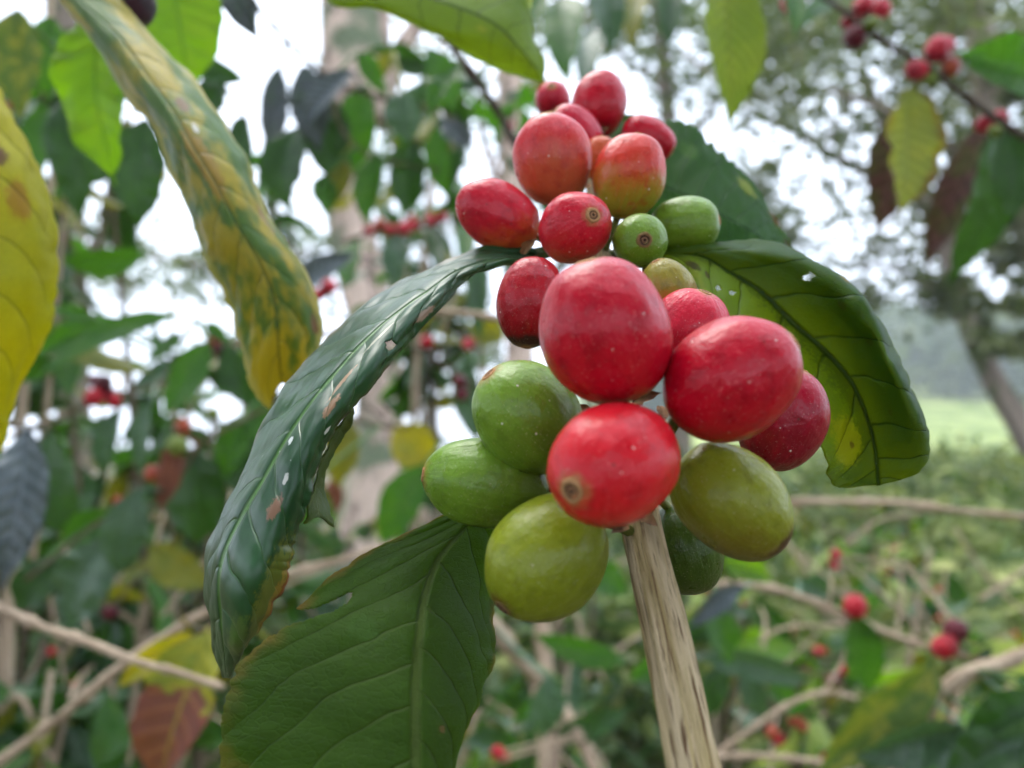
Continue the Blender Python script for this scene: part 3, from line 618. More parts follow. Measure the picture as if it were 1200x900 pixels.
o = cloud_obj('meadow_bushes', np.vstack(C), np.concatenate(Z), mead_fol, None, seed=33, droop=.1)
tag(o, 'pale green scrub growing on the slope in the right background', 'scrub', kind='stuff')

# undergrowth
def under(x0, x1, y0, y1, n, hmax, seed, size, fol, label):
    rr = np.random.default_rng(seed); C, Z = [], []
    for k in range(n):
        y = y0+(y1-y0)*rr.random()**.8; x = rr.uniform(x0, x1)*y/ y1; z = gz(x, y); h = hmax*rr.uniform(.35, 1)
        m_ = 14; t_ = rr.random(m_)**.6
        C.append(np.stack([x+rr.normal(size=m_)*.16, y+rr.normal(size=m_)*.16, z+h*t_], 1)); Z.append(size*rr.uniform(.5, 1.25, m_))
    o = cloud_obj('undergrowth', np.vstack(C), np.concatenate(Z), fol, None, seed=seed, droop=.25, aspect=.4); tag(o, label, 'undergrowth', kind='stuff')
under(-5.5, 1.2, 2.6, 8, 900, 1.02, 41, .12, shrub_fol, 'dense dark green undergrowth filling the lower left background')
under(-.6, 6.8, 2.8, 10, 1100, .98, 42, .15, mead_fol, 'light green undergrowth filling the lower right background')
under(-.3, 5.5, 2.4, 5, 260, .55, 43, .10, shrub_fol, 'low dark leaves near the ground at the lower right')

# ================================================================== COFFEE BRANCHES AROUND
LM = {
 'dark': leaf_mat('coffee_leaf_dark', (36, 70, 24), (50, 90, 26), nv=10, trans=.30, rough=.42, coat=.15, lite=True, bumpd=.0015),
 'green': leaf_mat('coffee_leaf_green', (52, 100, 26), (76, 116, 30), nv=10, rib=.35, trans=.42, rough=.42, coat=.1, lite=True, bumpd=.0015),
 'bright': leaf_mat('coffee_leaf_bright', (78, 124, 18), (104, 132, 20), nv=10, trans=.5, rough=.5, coat=0, lite=True, bumpd=.0012, tcol=(140, 190, 20)),
 'blue': leaf_mat('coffee_leaf_bluegreen', (56, 92, 56), (78, 112, 72), nv=10, rib=.5, trans=.2, rough=.40, coat=.35, lite=True, bumpd=.0025, vein=(96, 128, 104), veinamt=.5),
 'grey': leaf_mat('coffee_leaf_greyblue', (78, 92, 98), (96, 110, 112), nv=10, rib=.7, trans=.06, rough=.42, coat=.5, lite=True, bumpd=.003, vein=(130, 140, 146), veinamt=.4),
 'slate': leaf_mat('coffee_leaf_slate', (58, 66, 70), (52, 74, 52), nv=10, trans=.08, rough=.45, coat=.3, lite=True, bumpd=.002),
 'yellow': leaf_mat('coffee_leaf_yellow', (164, 148, 16), (112, 128, 18), nv=9, trans=.4, rough=.5, coat=0, tcol=(200, 190, 20), brown=.34, lite=True, bumpd=.001),
 'olive': leaf_mat('coffee_leaf_olive', (110, 112, 26), (80, 100, 28), nv=9, trans=.35, rough=.5, coat=0, brown=.30, lite=True, bumpd=.001),
 'purple': leaf_mat('coffee_leaf_withered', rib=.5, tmix=.2, base=(92, 62, 58), second=(84, 88, 44), nv=9, thr=.5, soft=.08, trans=.12, rough=.7, coat=0, lite=True, bumpd=.003),
 'brown': leaf_mat('coffee_leaf_brown', (124, 74, 56), (92, 52, 40), nv=8, trans=.12, rough=.75, coat=0, lite=True, bumpd=.004, vein=(140, 96, 70)),
 'ygbrown': leaf_mat('coffee_leaf_half_brown', (150, 148, 24), (110, 128, 26), nv=8, trans=.35, rough=.55, coat=0, tcol=(190, 190, 20), rib=.4, tmix=.1, tipcol=(112, 52, 40), tipu=.36, lite=True, bumpd=.002, vein=(170, 150, 40)),
 'mottle': leaf_mat('coffee_leaf_mottled', (70, 96, 34), (138, 138, 44), nv=10, blotch=3.2, trans=.3, rough=.5, coat=0, thr=.52, soft=.08, lite=True, bumpd=.0015),
 'pale': leaf_mat('coffee_leaf_pale', (150, 170, 90), (130, 156, 76), nv=8, trans=.35, rough=.5, coat=0, lite=True, bumpd=.0008),
 'rim': leaf_mat('coffee_leaf_brown_rim', (118, 134, 62), (136, 140, 58), nv=12, rib=.7, trans=.35, rough=.5, coat=0, lite=True, bumpd=.0025, edgecol=(112, 62, 40), edgew=.25, vein=(150, 164, 96), veinamt=.6),
 'lime': leaf_mat('coffee_leaf_lime_hanging', (112, 134, 34), (140, 152, 44), nv=13, rib=.75, trans=.42, rough=.5, coat=0, lite=True, bumpd=.003, tcol=(150, 180, 40), vein=(150, 164, 60), veinamt=.5, slant=1.2),
}
CM = {'red': cherry_mat('berry_red', (176, 18, 36), (140, 12, 26), (0, 0, 1), r=.006, specks=.06), 'pinkred': cherry_mat('berry_pink', (196, 44, 62), (160, 24, 44), (0, 0, 1), r=.006, specks=.06),
      'dark': cherry_mat('berry_dark', (92, 10, 26), (60, 8, 20), (0, 0, 1), r=.006, specks=.03), 'orange': cherry_mat('berry_orange', (164, 74, 46), (140, 50, 36), (0, 0, 1), r=.006), 'purple': cherry_mat('berry_purple', (62, 22, 32), (44, 24, 26), (0, 0, 1), r=.006, specks=.02),
      'green': cherry_mat('berry_green', (110, 126, 50), (84, 104, 36), (0, 0, 1), r=.006)}
berry_me = mesh('cherry', *ellip(1.12, 1.0, 20, 14, lump=.03)); bscar = flat_mat('berry_scar', (70, 44, 34), .9, .4, 400)
lf_i = 0
def branch(label, stems, leaves=(), cherries=(), mat=None, group=None, name='coffee_branch', cat='coffee branch', limit=.35):
    """stems: paths (px,py,depth,width px); leaves: (bx,by,tx,ty,width px,depth,kind[,dd tip depth change])"""
    global lf_i
    mat = mat or twig_grey; paths = [(q, [v*.84 for v in w]) for q, w in (pxpath(s) for s in stems)]; root = thing(name, label, cat, paths[0][0][0], group)
    for q, w in paths:
        rnod = random.uniform(13, 20)
        link('stem', mesh('stem', *tube(q, w, 12, max(40, len(q)*16), ridge=.12, rs=1.5, rough_along=.25, nodes=rnod)), mat, root)
    segs = [p for q, w in paths for p in [cr(np.array(q), 24)]]
    def near(p): return min((nearest(p, s) for s in segs), key=lambda z: z[0])
    for lf in leaves:
        bx, by, tx, ty, w, d, kind = lf[:7]; dd = lf[7] if len(lf) > 7 else random.uniform(-.10, .04)*d
        lf_i += 1; rn = random.Random(lf_i*7.7)
        b, t_ = P(bx, by, d), P(tx, ty, d+dd); nrm = cdir(rn.uniform(-.35, .35), rn.uniform(.0, .55), 1)
        dist, q = near(b)
        me = mesh('leaf', *simple_leaf(b, t_, w*d/F*1.08, nrm, bend=rn.uniform(.05, .22), fold=rn.uniform(.12, .5), nu=34, nvv=13, wavy=rn.uniform(.03, .09), seed=lf_i*.77, twist=rn.uniform(-.5, .5), petiole=q if dist < limit*d else None, pr=.0013*max(d, .25)*2.0, rag=.10))
        link('leaf', me, LM[kind], root)
    for ch in cherries:
        px, py, r, d, kind = ch[:5]; lf_i += 1; rn = random.Random(lf_i*3.1)
        o = bpy.data.objects.new('cherry', berry_me); COL.objects.link(o); o.parent = root
        if not berry_me.materials: berry_me.materials.append(None)
        o.material_slots[0].link = 'OBJECT'; o.material_slots[0].material = CM[kind]
        rad = r*d/F; c = P(px, py, d); z = cdir(rn.uniform(-1, 1), rn.uniform(-.8, .8), rn.uniform(.0, 1))
        o.matrix_local = Matrix.Translation(Vector(c)-root.location) @ rot_to(z, rn.uniform(0, 6)) @ Matrix.Scale(rad, 4)
        dist, q = near(c)
        if dist > rad*.8 and dist < .2*d:
            link('pedicel', mesh('pedicel', *tube([c, (c+q)/2, q], [rad*.18]*3, 6, 6)), mat, root)
    return root

# yellow green leaf sweeping down from the top left, on its own branch with dark cherries
m5 = leaf_mat('leaf_yellowing_long', tmix=.5, tcol=(220, 220, 90), base=(74, 112, 34), second=(184, 160, 34), nv=12, blotch=3.4, thr=.53, soft=.07, vein=(64, 100, 44), veinamt=.4, trans=.36, rough=.5, coat=0, edgecol=(178, 168, 92), edgew=.06,
    tipcol=(176, 154, 24), tipu=.9, spots=[(.36, .62, .02, .05, (110, 80, 40)), (.42, .6, .012, .02, (210, 210, 200)), (.62, .85, .03, .05, (150, 110, 70)), (.82, .9, .02, .06, (120, 76, 50)), (.5, .5, .10, .10, (150, 120, 36))], bumpd=.0006)
L5 = [[(46, -40, .235), (56, -38, .232), (66, -36, .23), (76, -38, .232), (88, -42, .235)],
      [(72, 0, .228), (84, 2, .224), (98, 4, .222), (112, -2, .226), (128, -6, .230)],
      [(112, 50, .220), (124, 46, .214), (140, 44, .212), (154, 38, .216), (166, 36, .224)],
      [(150, 112, .212), (156, 98, .205), (172, 88, .203), (192, 82, .208), (206, 80, .218)],
      [(186, 150, .205), (190, 138, .198), (202, 130, .196), (224, 124, .201), (238, 132, .212)],
      [(200, 196, .200), (210, 180, .193), (226, 172, .190), (256, 166, .195), (276, 186, .206)],
      [(224, 242, .197), (236, 226, .189), (252, 214, .186), (278, 214, .191), (288, 226, .202)],
      [(240, 300, .195), (256, 276, .187), (276, 260, .184), (302, 262, .189), (320, 280, .199)],
      [(268, 352, .195), (282, 324, .187), (304, 308, .184), (334, 316, .188), (362, 348, .197)],
      [(284, 405, .195), (300, 374, .188), (322, 356, .185), (350, 366, .189), (371, 392, .196)],
      [(296, 450, .196), (308, 420, .190), (326, 404, .187), (346, 412, .190), (362, 430, .195)],
      [(316, 480, .197), (322, 462, .194), (330, 450, .192), (338, 452, .193), (344, 458, .195)]]
L5 = [[(x+s*wd*math.sin(math.pi*min(1, k/11))**.7, y-s*wd*.25*math.sin(math.pi*k/11), d) for (x, y, d), s in zip(st, (-.35, -.1, 0, .5, 1))] for k, (st, wd) in enumerate(zip(L5, [12]*12))]
br5 = branch('twig at the top left with dark purple cherries and a long yellowing leaf', [[(-60, -60, .25, 18), (60, -50, .236, 16), (150, -30, .23, 13), (240, -60, .25, 10)]],
    leaves=[(128, 10, 132, 218, 98, .30, 'bright', .0), (205, -60, 214, 112, 100, .33, 'bright', .0), (270, -30, 300, 48, 44, .30, 'slate', 0)],
    cherries=[(158, 8, 23, .235, 'purple'), (146, -8, 22, .25, 'dark'), (100, -6, 20, .24, 'dark'), (124, -18, 18, .25, 'dark')])
br5['label'] = 'twig at the top left with dark purple cherries and a long yellowing leaf'
me = mesh('leaf', *rail_leaf(L5, [0, .25, .5, .75, 1], nu=200, nvv=56, wave=.0016, quilt=.0005, nv=12, rag=(.08, .05), seed=21)); link('leaf', me, m5, br5, 'long leaf, half green and half yellow, sweeping down')
m6 = leaf_mat('leaf_yellow_near', (176, 170, 10), (142, 158, 16), nv=7, blotch=1.3, thr=.6, vein=(96, 104, 20), veinamt=.5, trans=.42, rough=.55, coat=0, tmix=.8, tcol=(242, 236, 50), bumpd=.0006, slant=1.0, spots=[(.22, .62, .028, .09, (84, 46, 26)), (.33, .72, .05, .07, (150, 110, 20))], edgecol=(160, 140, 80), edgew=-.10)
L6 = [[(-60, 80, .215), (-40, 82, .212), (-25, 86, .210), (-12, 92, .212), (-4, 100, .216)],
      [(-90, 150, .21), (-58, 148, .204), (-30, 150, .200), (6, 148, .204), (26, 156, .210)],
      [(-110, 220, .208), (-66, 216, .200), (-30, 214, .194), (24, 214, .198), (56, 224, .206)],
      [(-116, 290, .206), (-70, 286, .198), (-30, 284, .192), (34, 286, .196), (69, 292, .204)],
      [(-112, 350, .206), (-70, 348, .198), (-32, 346, .192), (30, 352, .196), (66, 358, .204)],
      [(-100, 410, .208), (-66, 410, .200), (-36, 410, .195), (16, 408, .198), (42, 420, .206)],
      [(-84, 470, .210), (-60, 470, .203), (-38, 470, .198), (-2, 466, .201), (14, 480, .208)],
      [(-50, 532, .212), (-36, 530, .208), (-24, 528, .206), (-6, 528, .208), (2, 530, .210)]]
br6 = branch('branch outside the left edge carrying one big bright yellow leaf with a brown spot', [[(-130, 20, .26, 20), (-60, 60, .23, 16), (-40, 100, .225, 12), (-70, -80, .25, 10)]], limit=.5)
me = mesh('leaf', *rail_leaf(L6, [0, .25, .5, .75, 1], nu=120, nvv=48, wave=.0016, quilt=.0007, nv=7, slant=1.0, seed=25, rag=(0, .03))); link('leaf', me, m6, br6)
# pale leaf hanging in from the top
m7 = leaf_mat('leaf_pale_underside', (112, 136, 32), (92, 122, 30), nv=8, vein=(80, 104, 30), veinamt=.35, trans=.42, rough=.5, coat=0, tmix=.85, tcol=(216, 236, 90), spots=[(.72, .4, .008, .015, (60, 60, 20)), (.55, .6, .02, .03, (150, 150, 50))], bumpd=.0004, edgecol=(140, 150, 60), edgew=-.1)
L7 = [[(360, -70, .25), (366, -60, .25), (370, -50, .25), (362, -44, .25), (356, -38, .25)],
      [(430, -60, .245), (424, -40, .242), (418, -24, .240), (404, -8, .240), (390, 6, .243)],
      [(500, -60, .240), (490, -30, .236), (478, -10, .233), (458, 8, .234), (440, 10, .238)],
      [(560, -40, .236), (548, -16, .231), (532, 8, .228), (512, 30, .229), (496, 34, .234)],
      [(600, -22, .234), (592, 4, .229), (578, 28, .226), (560, 50, .227), (545, 62, .232)],
      [(622, 20, .232), (616, 36, .229), (604, 52, .227), (592, 68, .228), (580, 80, .231)],
      [(632, 60, .232), (630, 68, .230), (624, 76, .229), (616, 84, .230), (608, 90, .231)],
      [(638, 92, .231), (637, 94, .231), (636, 95, .231), (635, 96, .231), (634, 97, .231)]]
br7 = branch('twig above the frame with a pale green leaf whose tip points at the topmost cherries', [[(300, -110, .28, 14), (366, -62, .252, 12), (470, -130, .26, 10)]], leaves=[(590, -60, 612, 30, 60, .24, 'pale', .0)], limit=.6)
me = mesh('leaf', *rail_leaf(L7, [0, .25, .5, .75, 1], nu=100, nvv=44, wave=.0012, quilt=.0004, nv=8, seed=28)); link('leaf', me, m7, br7)

branch('thin dark twig slanting down to the topmost cherries', [[(520, 40, .42, 9), (548, 80, .42, 10), (580, 125, .42, 9), (612, 185, .42, 9), (640, 240, .42, 8)]], leaves=[(545, 75, 500, 140, 34, .46, 'green')], mat=twig_dark)
branch('branch above the frame whose lime green ribbed leaf hangs over the upper right', [[(690, -70, .45, 12), (780, -50, .43, 11), (860, -45, .42, 10), (960, -70, .45, 8)]],
    leaves=[(856, -50, 846, 148, 84, .40, 'lime', -.01), (900, -40, 926, 44, 38, .45, 'green'), (690, -30, 716, 64, 46, .62, 'blue'), (652, 0, 668, 100, 52, .70, 'green'), (640, -20, 604, 70, 40, .62, 'green'), (740, -30, 748, 60, 40, .75, 'olive'), (700, 30, 690, 120, 30, .8, 'blue'), (800, -30, 778, 60, 36, .8, 'dark')], limit=.6)
branch('dark twig crossing the upper right corner with pinkish cherries at its nodes', [[(900, -40, .60, 6), (972, 2, .58, 7), (1030, 45, .56, 8), (1085, 78, .55, 8), (1130, 112, .54, 8), (1172, 142, .53, 9), (1260, 200, .50, 11)]],
    leaves=[(1072, 104, 1048, 252, 84, .55, 'rim', 0), (1062, 130, 1022, 272, 54, .60, 'purple', .02), (1240, 108, 1122, 62, 84, .50, 'green', 0), (1165, 145, 1112, 334, 66, .60, 'dark', .04), (1175, 150, 1190, 262, 60, .56, 'dark', .0), (1150, 140, 1092, 318, 46, .66, 'purple', .02), (980, 0, 930, 40, 22, .62, 'green')],
    cherries=[(928, 3, 13, .60, 'pinkred'), (1012, 8, 13, .58, 'pinkred'), (1031, 10, 12, .57, 'pinkred'), (1002, 44, 14, .57, 'dark'), (996, 26, 10, .58, 'red'), (1022, 28, 9, .56, 'green'), (1098, 58, 14, .55, 'pinkred'), (1107, 54, 11, .56, 'pinkred'), (1074, 82, 12, .55, 'pinkred'), (1114, 78, 11, .55, 'orange'), (1092, 94, 9, .55, 'green'), (1153, 146, 10, .54, 'pinkred'), (1172, 138, 9, .54, 'pinkred'), (1166, 154, 8, .53, 'green')], mat=twig_dark)

branch('leafy twig with slate grey and dark green leaves in front of the pale trunk', [[(250, -60, .9, 7), (320, 30, .9, 7), (385, 90, .9, 7), (440, 112, .9, 6), (500, 125, .92, 5), (552, 150, .94, 4)], [(385, 90, .9, 6), (400, 150, .9, 5), (440, 185, .9, 4), (520, 200, .92, 3)]],
    leaves=[(352, 78, 378, 178, 48, .86, 'slate', 0), (414, 82, 358, 152, 42, .84, 'grey', 0), (345, 150, 338, 248, 66, .90, 'dark', 0), (376, 100, 392, 222, 60, .92, 'dark', 0), (432, 100, 412, 205, 48, .94, 'green', 0), (474, 108, 476, 172, 52, .82, 'blue', 0),
            (502, 55, 534, 134, 36, .9, 'green', 0), (400, 185, 396, 240, 26, .9, 'olive', 0), (440, 178, 434, 266, 44, .9, 'green', 0), (482, 168, 480, 256, 46, .92, 'dark', 0), (512, 148, 524, 232, 32, .92, 'green', 0), (380, 205, 382, 252, 32, .88, 'green', 0), (520, 140, 552, 178, 32, .9, 'slate', 0),
            (330, 80, 312, 190, 36, .94, 'slate', 0), (420, 60, 452, 112, 26, .92, 'green', 0), (462, 60, 440, 100, 22, .96, 'olive', 0), (540, 165, 530, 240, 26, .95, 'dark', 0)], mat=twig_grey)
branch('twig with dark leaf silhouettes against the white sky at the upper left', [[(180, -60, .7, 6), (215, 60, .7, 5), (262, 100, .7, 4), (292, 145, .7, 3)], [(215, 60, .7, 5), (180, 130, .7, 4), (80, 110, .72, 4), (-20, 60, .75, 5)]],
    leaves=[(222, 78, 290, 92, 30, .68, 'dark', 0), (262, 95, 252, 150, 32, .70, 'dark', 0), (285, 135, 290, 215, 34, .70, 'dark', 0), (176, 140, 158, 268, 70, .66, 'dark', 0), (84, 110, 88, 262, 52, .70, 'dark', 0), (20, 10, 22, 140, 62, .60, 'mottle', 0), (60, 20, 62, 120, 50, .66, 'green', 0), (50, 120, 46, 230, 44, .72, 'green', 0), (120, 100, 128, 160, 36, .8, 'dark', 0), (250, 90, 232, 140, 26, .74, 'dark', 0)], mat=twig_grey)
branch('twig with a dark red cherry cluster and bright green leaves left of the yellowing leaf', [[(-20, 520, .95, 5), (60, 495, .95, 6), (110, 470, .95, 6), (190, 450, .95, 5), (260, 415, .96, 5), (330, 380, 1.0, 4), (400, 335, 1.05, 4)], [(190, 450, .95, 4), (225, 385, .92, 3), (235, 372, .92, 3)]],
    leaves=[(212, 374, 42, 440, 34, .88, 'green', 0), (130, 388, 40, 416, 34, .92, 'green', 0), (215, 392, 166, 428, 26, .90, 'green', 0), (246, 400, 190, 488, 46, .86, 'green', 0), (150, 376, 60, 384, 20, .94, 'green', 0), (262, 405, 300, 480, 40, .95, 'dark', 0), (240, 380, 270, 400, 20, .9, 'green', 0), (56, 505, 100, 640, 76, .98, 'dark', 0), (140, 480, 118, 560, 30, .95, 'blue', 0), (178, 470, 162, 560, 30, .92, 'blue', 0), (105, 370, 60, 360, 18, .9, 'green', 0)],
    cherries=[(120, 450, 11, .94, 'dark'), (110, 466, 11, .93, 'red'), (134, 470, 9, .94, 'red'), (126, 462, 10, .95, 'dark'), (112, 446, 8, .96, 'dark'), (249, 398, 8, .96, 'red'), (256, 410, 7, .96, 'dark'), (371, 346, 8, 1.0, 'pinkred'), (385, 336, 9, 1.0, 'pinkred')])
branch('branch at the left edge with a ribbed grey blue leaf hanging point down', [[(-80, 470, .5, 9), (-10, 490, .5, 8), (30, 500, .5, 6), (62, 494, .52, 4)]], leaves=[(30, 502, 4, 694, 68, .48, 'grey', -.02), (-12, 495, -30, 640, 50, .5, 'green', 0)])
branch('twig with dull blue green leaves and orange cherries left of the glossy hanging leaf', [[(330, 470, .85, 5), (270, 500, .85, 5), (232, 525, .85, 6), (190, 585, .85, 5), (120, 610, .87, 5), (30, 680, .9, 5)], [(190, 585, .85, 4), (200, 640, .84, 4), (150, 690, .84, 4)]],
    leaves=[(158, 572, 144, 676, 54, .80, 'blue', 0), (124, 632, 84, 742, 80, .82, 'blue', 0), (176, 640, 250, 690, 46, .80, 'olive', 0), (232, 525, 228, 640, 80, .90, 'dark', 0), (270, 500, 300, 590, 60, .92, 'dark', 0), (290, 485, 262, 560, 50, .88, 'green', 0), (212, 505, 186, 600, 30, .84, 'brown', 0), (300, 470, 330, 540, 50, .95, 'green', 0), (60, 650, 20, 720, 50, .92, 'dark', 0), (140, 600, 70, 640, 40, .92, 'green', 0)],
    cherries=[(215, 499, 9, .84, 'orange'), (208, 522, 12, .83, 'olive' if False else 'green'), (178, 555, 9, .84, 'orange'), (129, 718, 9, .84, 'dark'), (250, 485, 7, .85, 'green')])
branch('withered leaf hanging at the lower left, yellow above and brown below', [[(300, 700, .5, 6), (262, 722, .49, 6), (240, 738, .48, 5), (215, 726, .5, 3)]], leaves=[(242, 738, 190, 935, 112, .47, 'ygbrown', -.02), (225, 735, 140, 812, 34, .52, 'yellow', .03)])
branch('bare beige twig with nodes crossing the lower left corner, upper one', [[(-60, 690, .46, 14), (0, 713, .45, 14), (50, 735, .44, 12), (100, 752, .43, 13), (160, 775, .42, 10), (215, 790, .41, 10), (262, 806, .40, 8)]], mat=twig_beige, name='bare_twig', cat='twig')
branch('long bare beige twig rising from the bottom left corner behind the glossy leaf', [[(-40, 925, .58, 13), (0, 893, .57, 13), (70, 840, .56, 12), (115, 803, .55, 14), (160, 768, .55, 12), (240, 718, .56, 11), (330, 676, .57, 10), (400, 656, .58, 10), (460, 640, .59, 10), (520, 620, .6, 8)]], mat=twig_beige, name='bare_twig', cat='twig')
branch('curved beige twig reaching the dark red cherry from the left', [[(300, 420, .60, 6), (380, 392, .58, 8), (450, 370, .56, 7), (500, 365, .55, 8), (550, 368, .54, 10), (600, 380, .53, 9), (660, 420, .53, 7)]], mat=twig_beige, name='bare_twig', cat='twig')
branch('thin dark twig with red berries running under the ragged leaf', [[(420, 470, 1.2, 4), (480, 500, 1.2, 3), (500, 400, 1.2, 3), (460, 380, 1.2, 3)], [(440, 390, 1.1, 4), (500, 415, 1.1, 5), (560, 455, 1.1, 5), (620, 500, 1.1, 5)]],
    leaves=[(556, 290, 566, 400, 30, 1.1, 'blue', 0), (545, 420, 560, 520, 36, 1.15, 'blue', 0), (590, 400, 548, 380, 40, 1.2, 'olive', 0), (508, 340, 490, 392, 26, 1.2, 'olive', 0), (330, 340, 420, 300, 36, 1.1, 'grey', 0)], cherries=[(500, 401, 8, 1.1, 'red'), (549, 403, 7, 1.1, 'pinkred'), (539, 447, 8, 1.08, 'dark'), (541, 462, 8, 1.08, 'dark'), (556, 336, 8, 1.1, 'dark')], mat=twig_dark)
branch('far twig lined with small pink cherries between the pale trunk and the cluster', [[(400, 285, 1.7, 5), (440, 272, 1.7, 5), (480, 268, 1.7, 4), (530, 258, 1.7, 4), (580, 262, 1.7, 3)]], leaves=[(420, 280, 400, 340, 30, 1.7, 'green'), (470, 272, 462, 340, 34, 1.7, 'blue'), (510, 262, 512, 330, 28, 1.75, 'dark'), (545, 262, 540, 330, 26, 1.7, 'green')],
    cherries=[(446, 264, 8, 1.68, 'orange'), (458, 270, 7, 1.7, 'pinkred'), (474, 268, 8, 1.68, 'pinkred'), (486, 264, 7, 1.7, 'red'), (482, 256, 6, 1.72, 'orange'), (506, 258, 7, 1.7, 'pinkred'), (518, 254, 6, 1.7, 'red'), (432, 270, 6, 1.7, 'pinkred'), (540, 254, 6, 1.7, 'dark')])
branch('twig with yellowing leaves between the ragged leaf and the green cherries', [[(350, 470, 1.3, 6), (400, 486, 1.3, 6), (450, 500, 1.3, 5), (500, 505, 1.3, 5), (560, 540, 1.3, 4)]],
    leaves=[(402, 488, 400, 572, 46, 1.25, 'olive', 0), (460, 502, 512, 552, 56, 1.25, 'yellow', 0), (500, 505, 470, 552, 34, 1.3, 'green', 0), (498, 545, 446, 640, 50, 1.2, 'green', 0), (372, 556, 392, 624, 16, .9, 'green', 0), (545, 520, 560, 590, 30, 1.3, 'blue', 0), (395, 560, 380, 610, 26, 1.3, 'brown', 0)], limit=.5)

# lower centre
branch('upright beige stem with a forked bare limb below the bottom cherry', [[(646, 980, 1.2, 36), (643, 880, 1.25, 32), (640, 800, 1.3, 28), (634, 720, 1.35, 22), (628, 640, 1.4, 18)], [(530, 690, 1.2, 9), (575, 730, 1.2, 20), (610, 775, 1.22, 18), (640, 805, 1.25, 16), (672, 850, 1.2, 18), (705, 920, 1.15, 16)]],
    leaves=[(735, 775, 622, 744, 32, 1.0, 'green', 0), (655, 795, 600, 852, 24, 1.1, 'green', 0), (640, 792, 640, 866, 44, 1.0, 'blue', 0), (600, 860, 540, 872, 26, 1.2, 'blue', 0), (650, 860, 740, 830, 30, 1.2, 'dark', 0), (560, 850, 620, 885, 26, 1.2, 'green', 0), (700, 640, 640, 700, 36, 1.3, 'green', 0), (680, 660, 735, 700, 40, 1.3, 'green', 0)],
    cherries=[(583, 882, 8, 1.1, 'red'), (592, 888, 6, 1.12, 'orange'), (578, 894, 7, 1.1, 'green')], mat=twig_beige, limit=.5)
branch('slanting beige twig carrying red cherries in the lower right background', [[(780, 688, .80, 7), (850, 685, .78, 8), (880, 686, .77, 8), (930, 697, .76, 9), (985, 718, .75, 9), (1040, 742, .74, 10), (1100, 762, .73, 9), (1160, 775, .72, 8), (1230, 800, .72, 8)], [(1060, 660, .78, 5), (1090, 695, .76, 6), (1116, 728, .74, 6), (1122, 745, .74, 4)]],
    leaves=[(1000, 722, 1022, 812, 54, .74, 'green', .01), (873, 686, 806, 736, 28, .72, 'grey', 0), (834, 712, 852, 778, 52, .76, 'green', 0), (846, 656, 902, 682, 36, .75, 'bright', 0), (935, 680, 975, 700, 36, .8, 'blue', 0), (1150, 748, 1172, 812, 32, .72, 'dark', 0), (1160, 752, 1210, 812, 40, .68, 'pale', 0), (1130, 760, 1180, 790, 26, .75, 'green', 0)],
    cherries=[(1002, 710, 14, .745, 'red'), (1120, 739, 14, .735, 'dark'), (1107, 758, 14, .725, 'red'), (1106, 782, 12, .74, 'green'), (979, 650, 6, .8, 'red'), (977, 662, 6, .8, 'red'), (867, 682, 6, .78, 'dark')], mat=twig_beige)
branch('large mottled and blue green leaves in the bottom right corner', [[(1250, 740, .62, 12), (1180, 775, .62, 18), (1125, 795, .62, 24), (1075, 845, .62, 22), (1030, 960, .64, 18)], [(1125, 795, .62, 8), (1110, 860, .62, 7), (1160, 960, .6, 6)]],
    leaves=[(1092, 768, 962, 918, 66, .58, 'mottle', 0), (1128, 848, 1000, 892, 62, .56, 'blue', 0), (1225, 815, 1126, 884, 66, .54, 'dark', 0), (1200, 870, 1100, 925, 70, .53, 'dark', 0), (1240, 860, 1150, 870, 56, .53, 'blue', 0), (1060, 850, 1010, 900, 30, .58, 'dark', 0), (1190, 790, 1220, 850, 46, .56, 'green', 0)], mat=twig_beige, limit=.5)
branch('long bare beige twig running level to the right edge below the arched leaf', [[(700, 600, .74, 8), (830, 592, .72, 8), (930, 588, .70, 9), (990, 588, .70, 10), (1060, 590, .69, 11), (1120, 598, .68, 9), (1210, 606, .67, 9), (1280, 612, .67, 9)]], mat=twig_beige, name='bare_twig', cat='twig')
branch('low twig with pale blue green leaves right of the bare stem', [[(770, 760, .95, 4), (830, 772, .95, 5), (880, 780, .95, 5), (960, 790, .97, 4), (1000, 815, 1.0, 5)]],
    leaves=[(820, 772, 954, 796, 34, .9, 'blue', 0), (780, 765, 736, 800, 26, .95, 'green', 0), (840, 775, 836, 842, 34, .95, 'dark', 0), (870, 780, 900, 840, 34, 1.0, 'blue', 0), (900, 800, 960, 845, 30, 1.0, 'green', 0)], cherries=[(905, 858, 8, 1.0, 'orange'), (912, 866, 7, 1.0, 'red'), (932, 844, 8, 1.0, 'orange'), (941, 852, 6, 1.0, 'orange'), (978, 795, 8, 1.0, 'dark'), (988, 785, 6, 1.0, 'red')], limit=.5)
branch('forked bare twig arching over the orange cherries at the lower right', [[(830, 892, .85, 8), (870, 862, .85, 7), (920, 828, .86, 7), (965, 812, .88, 7), (1004, 818, .9, 5)], [(965, 812, .88, 5), (985, 780, .9, 4), (990, 760, .9, 3)], [(820, 888, .8, 8), (890, 886, .8, 8), (970, 894, .8, 8), (1010, 900, .8, 6)], [(890, 752, 1.0, 5), (920, 736, 1.0, 5), (985, 733, 1.0, 4)]], mat=twig_beige, name='bare_twig', cat='twig')
branch('faint thin stems slanting across the lower right background', [[(1120, 620, 1.6, 4), (1160, 680, 1.6, 4), (1215, 730, 1.6, 4)], [(990, 640, 1.6, 4), (1030, 610, 1.6, 4), (1080, 600, 1.6, 3)], [(960, 740, 1.5, 3), (880, 820, 1.5, 3), (840, 900, 1.5, 3)]], mat=twig_beige, name='bare_twig', cat='twig')

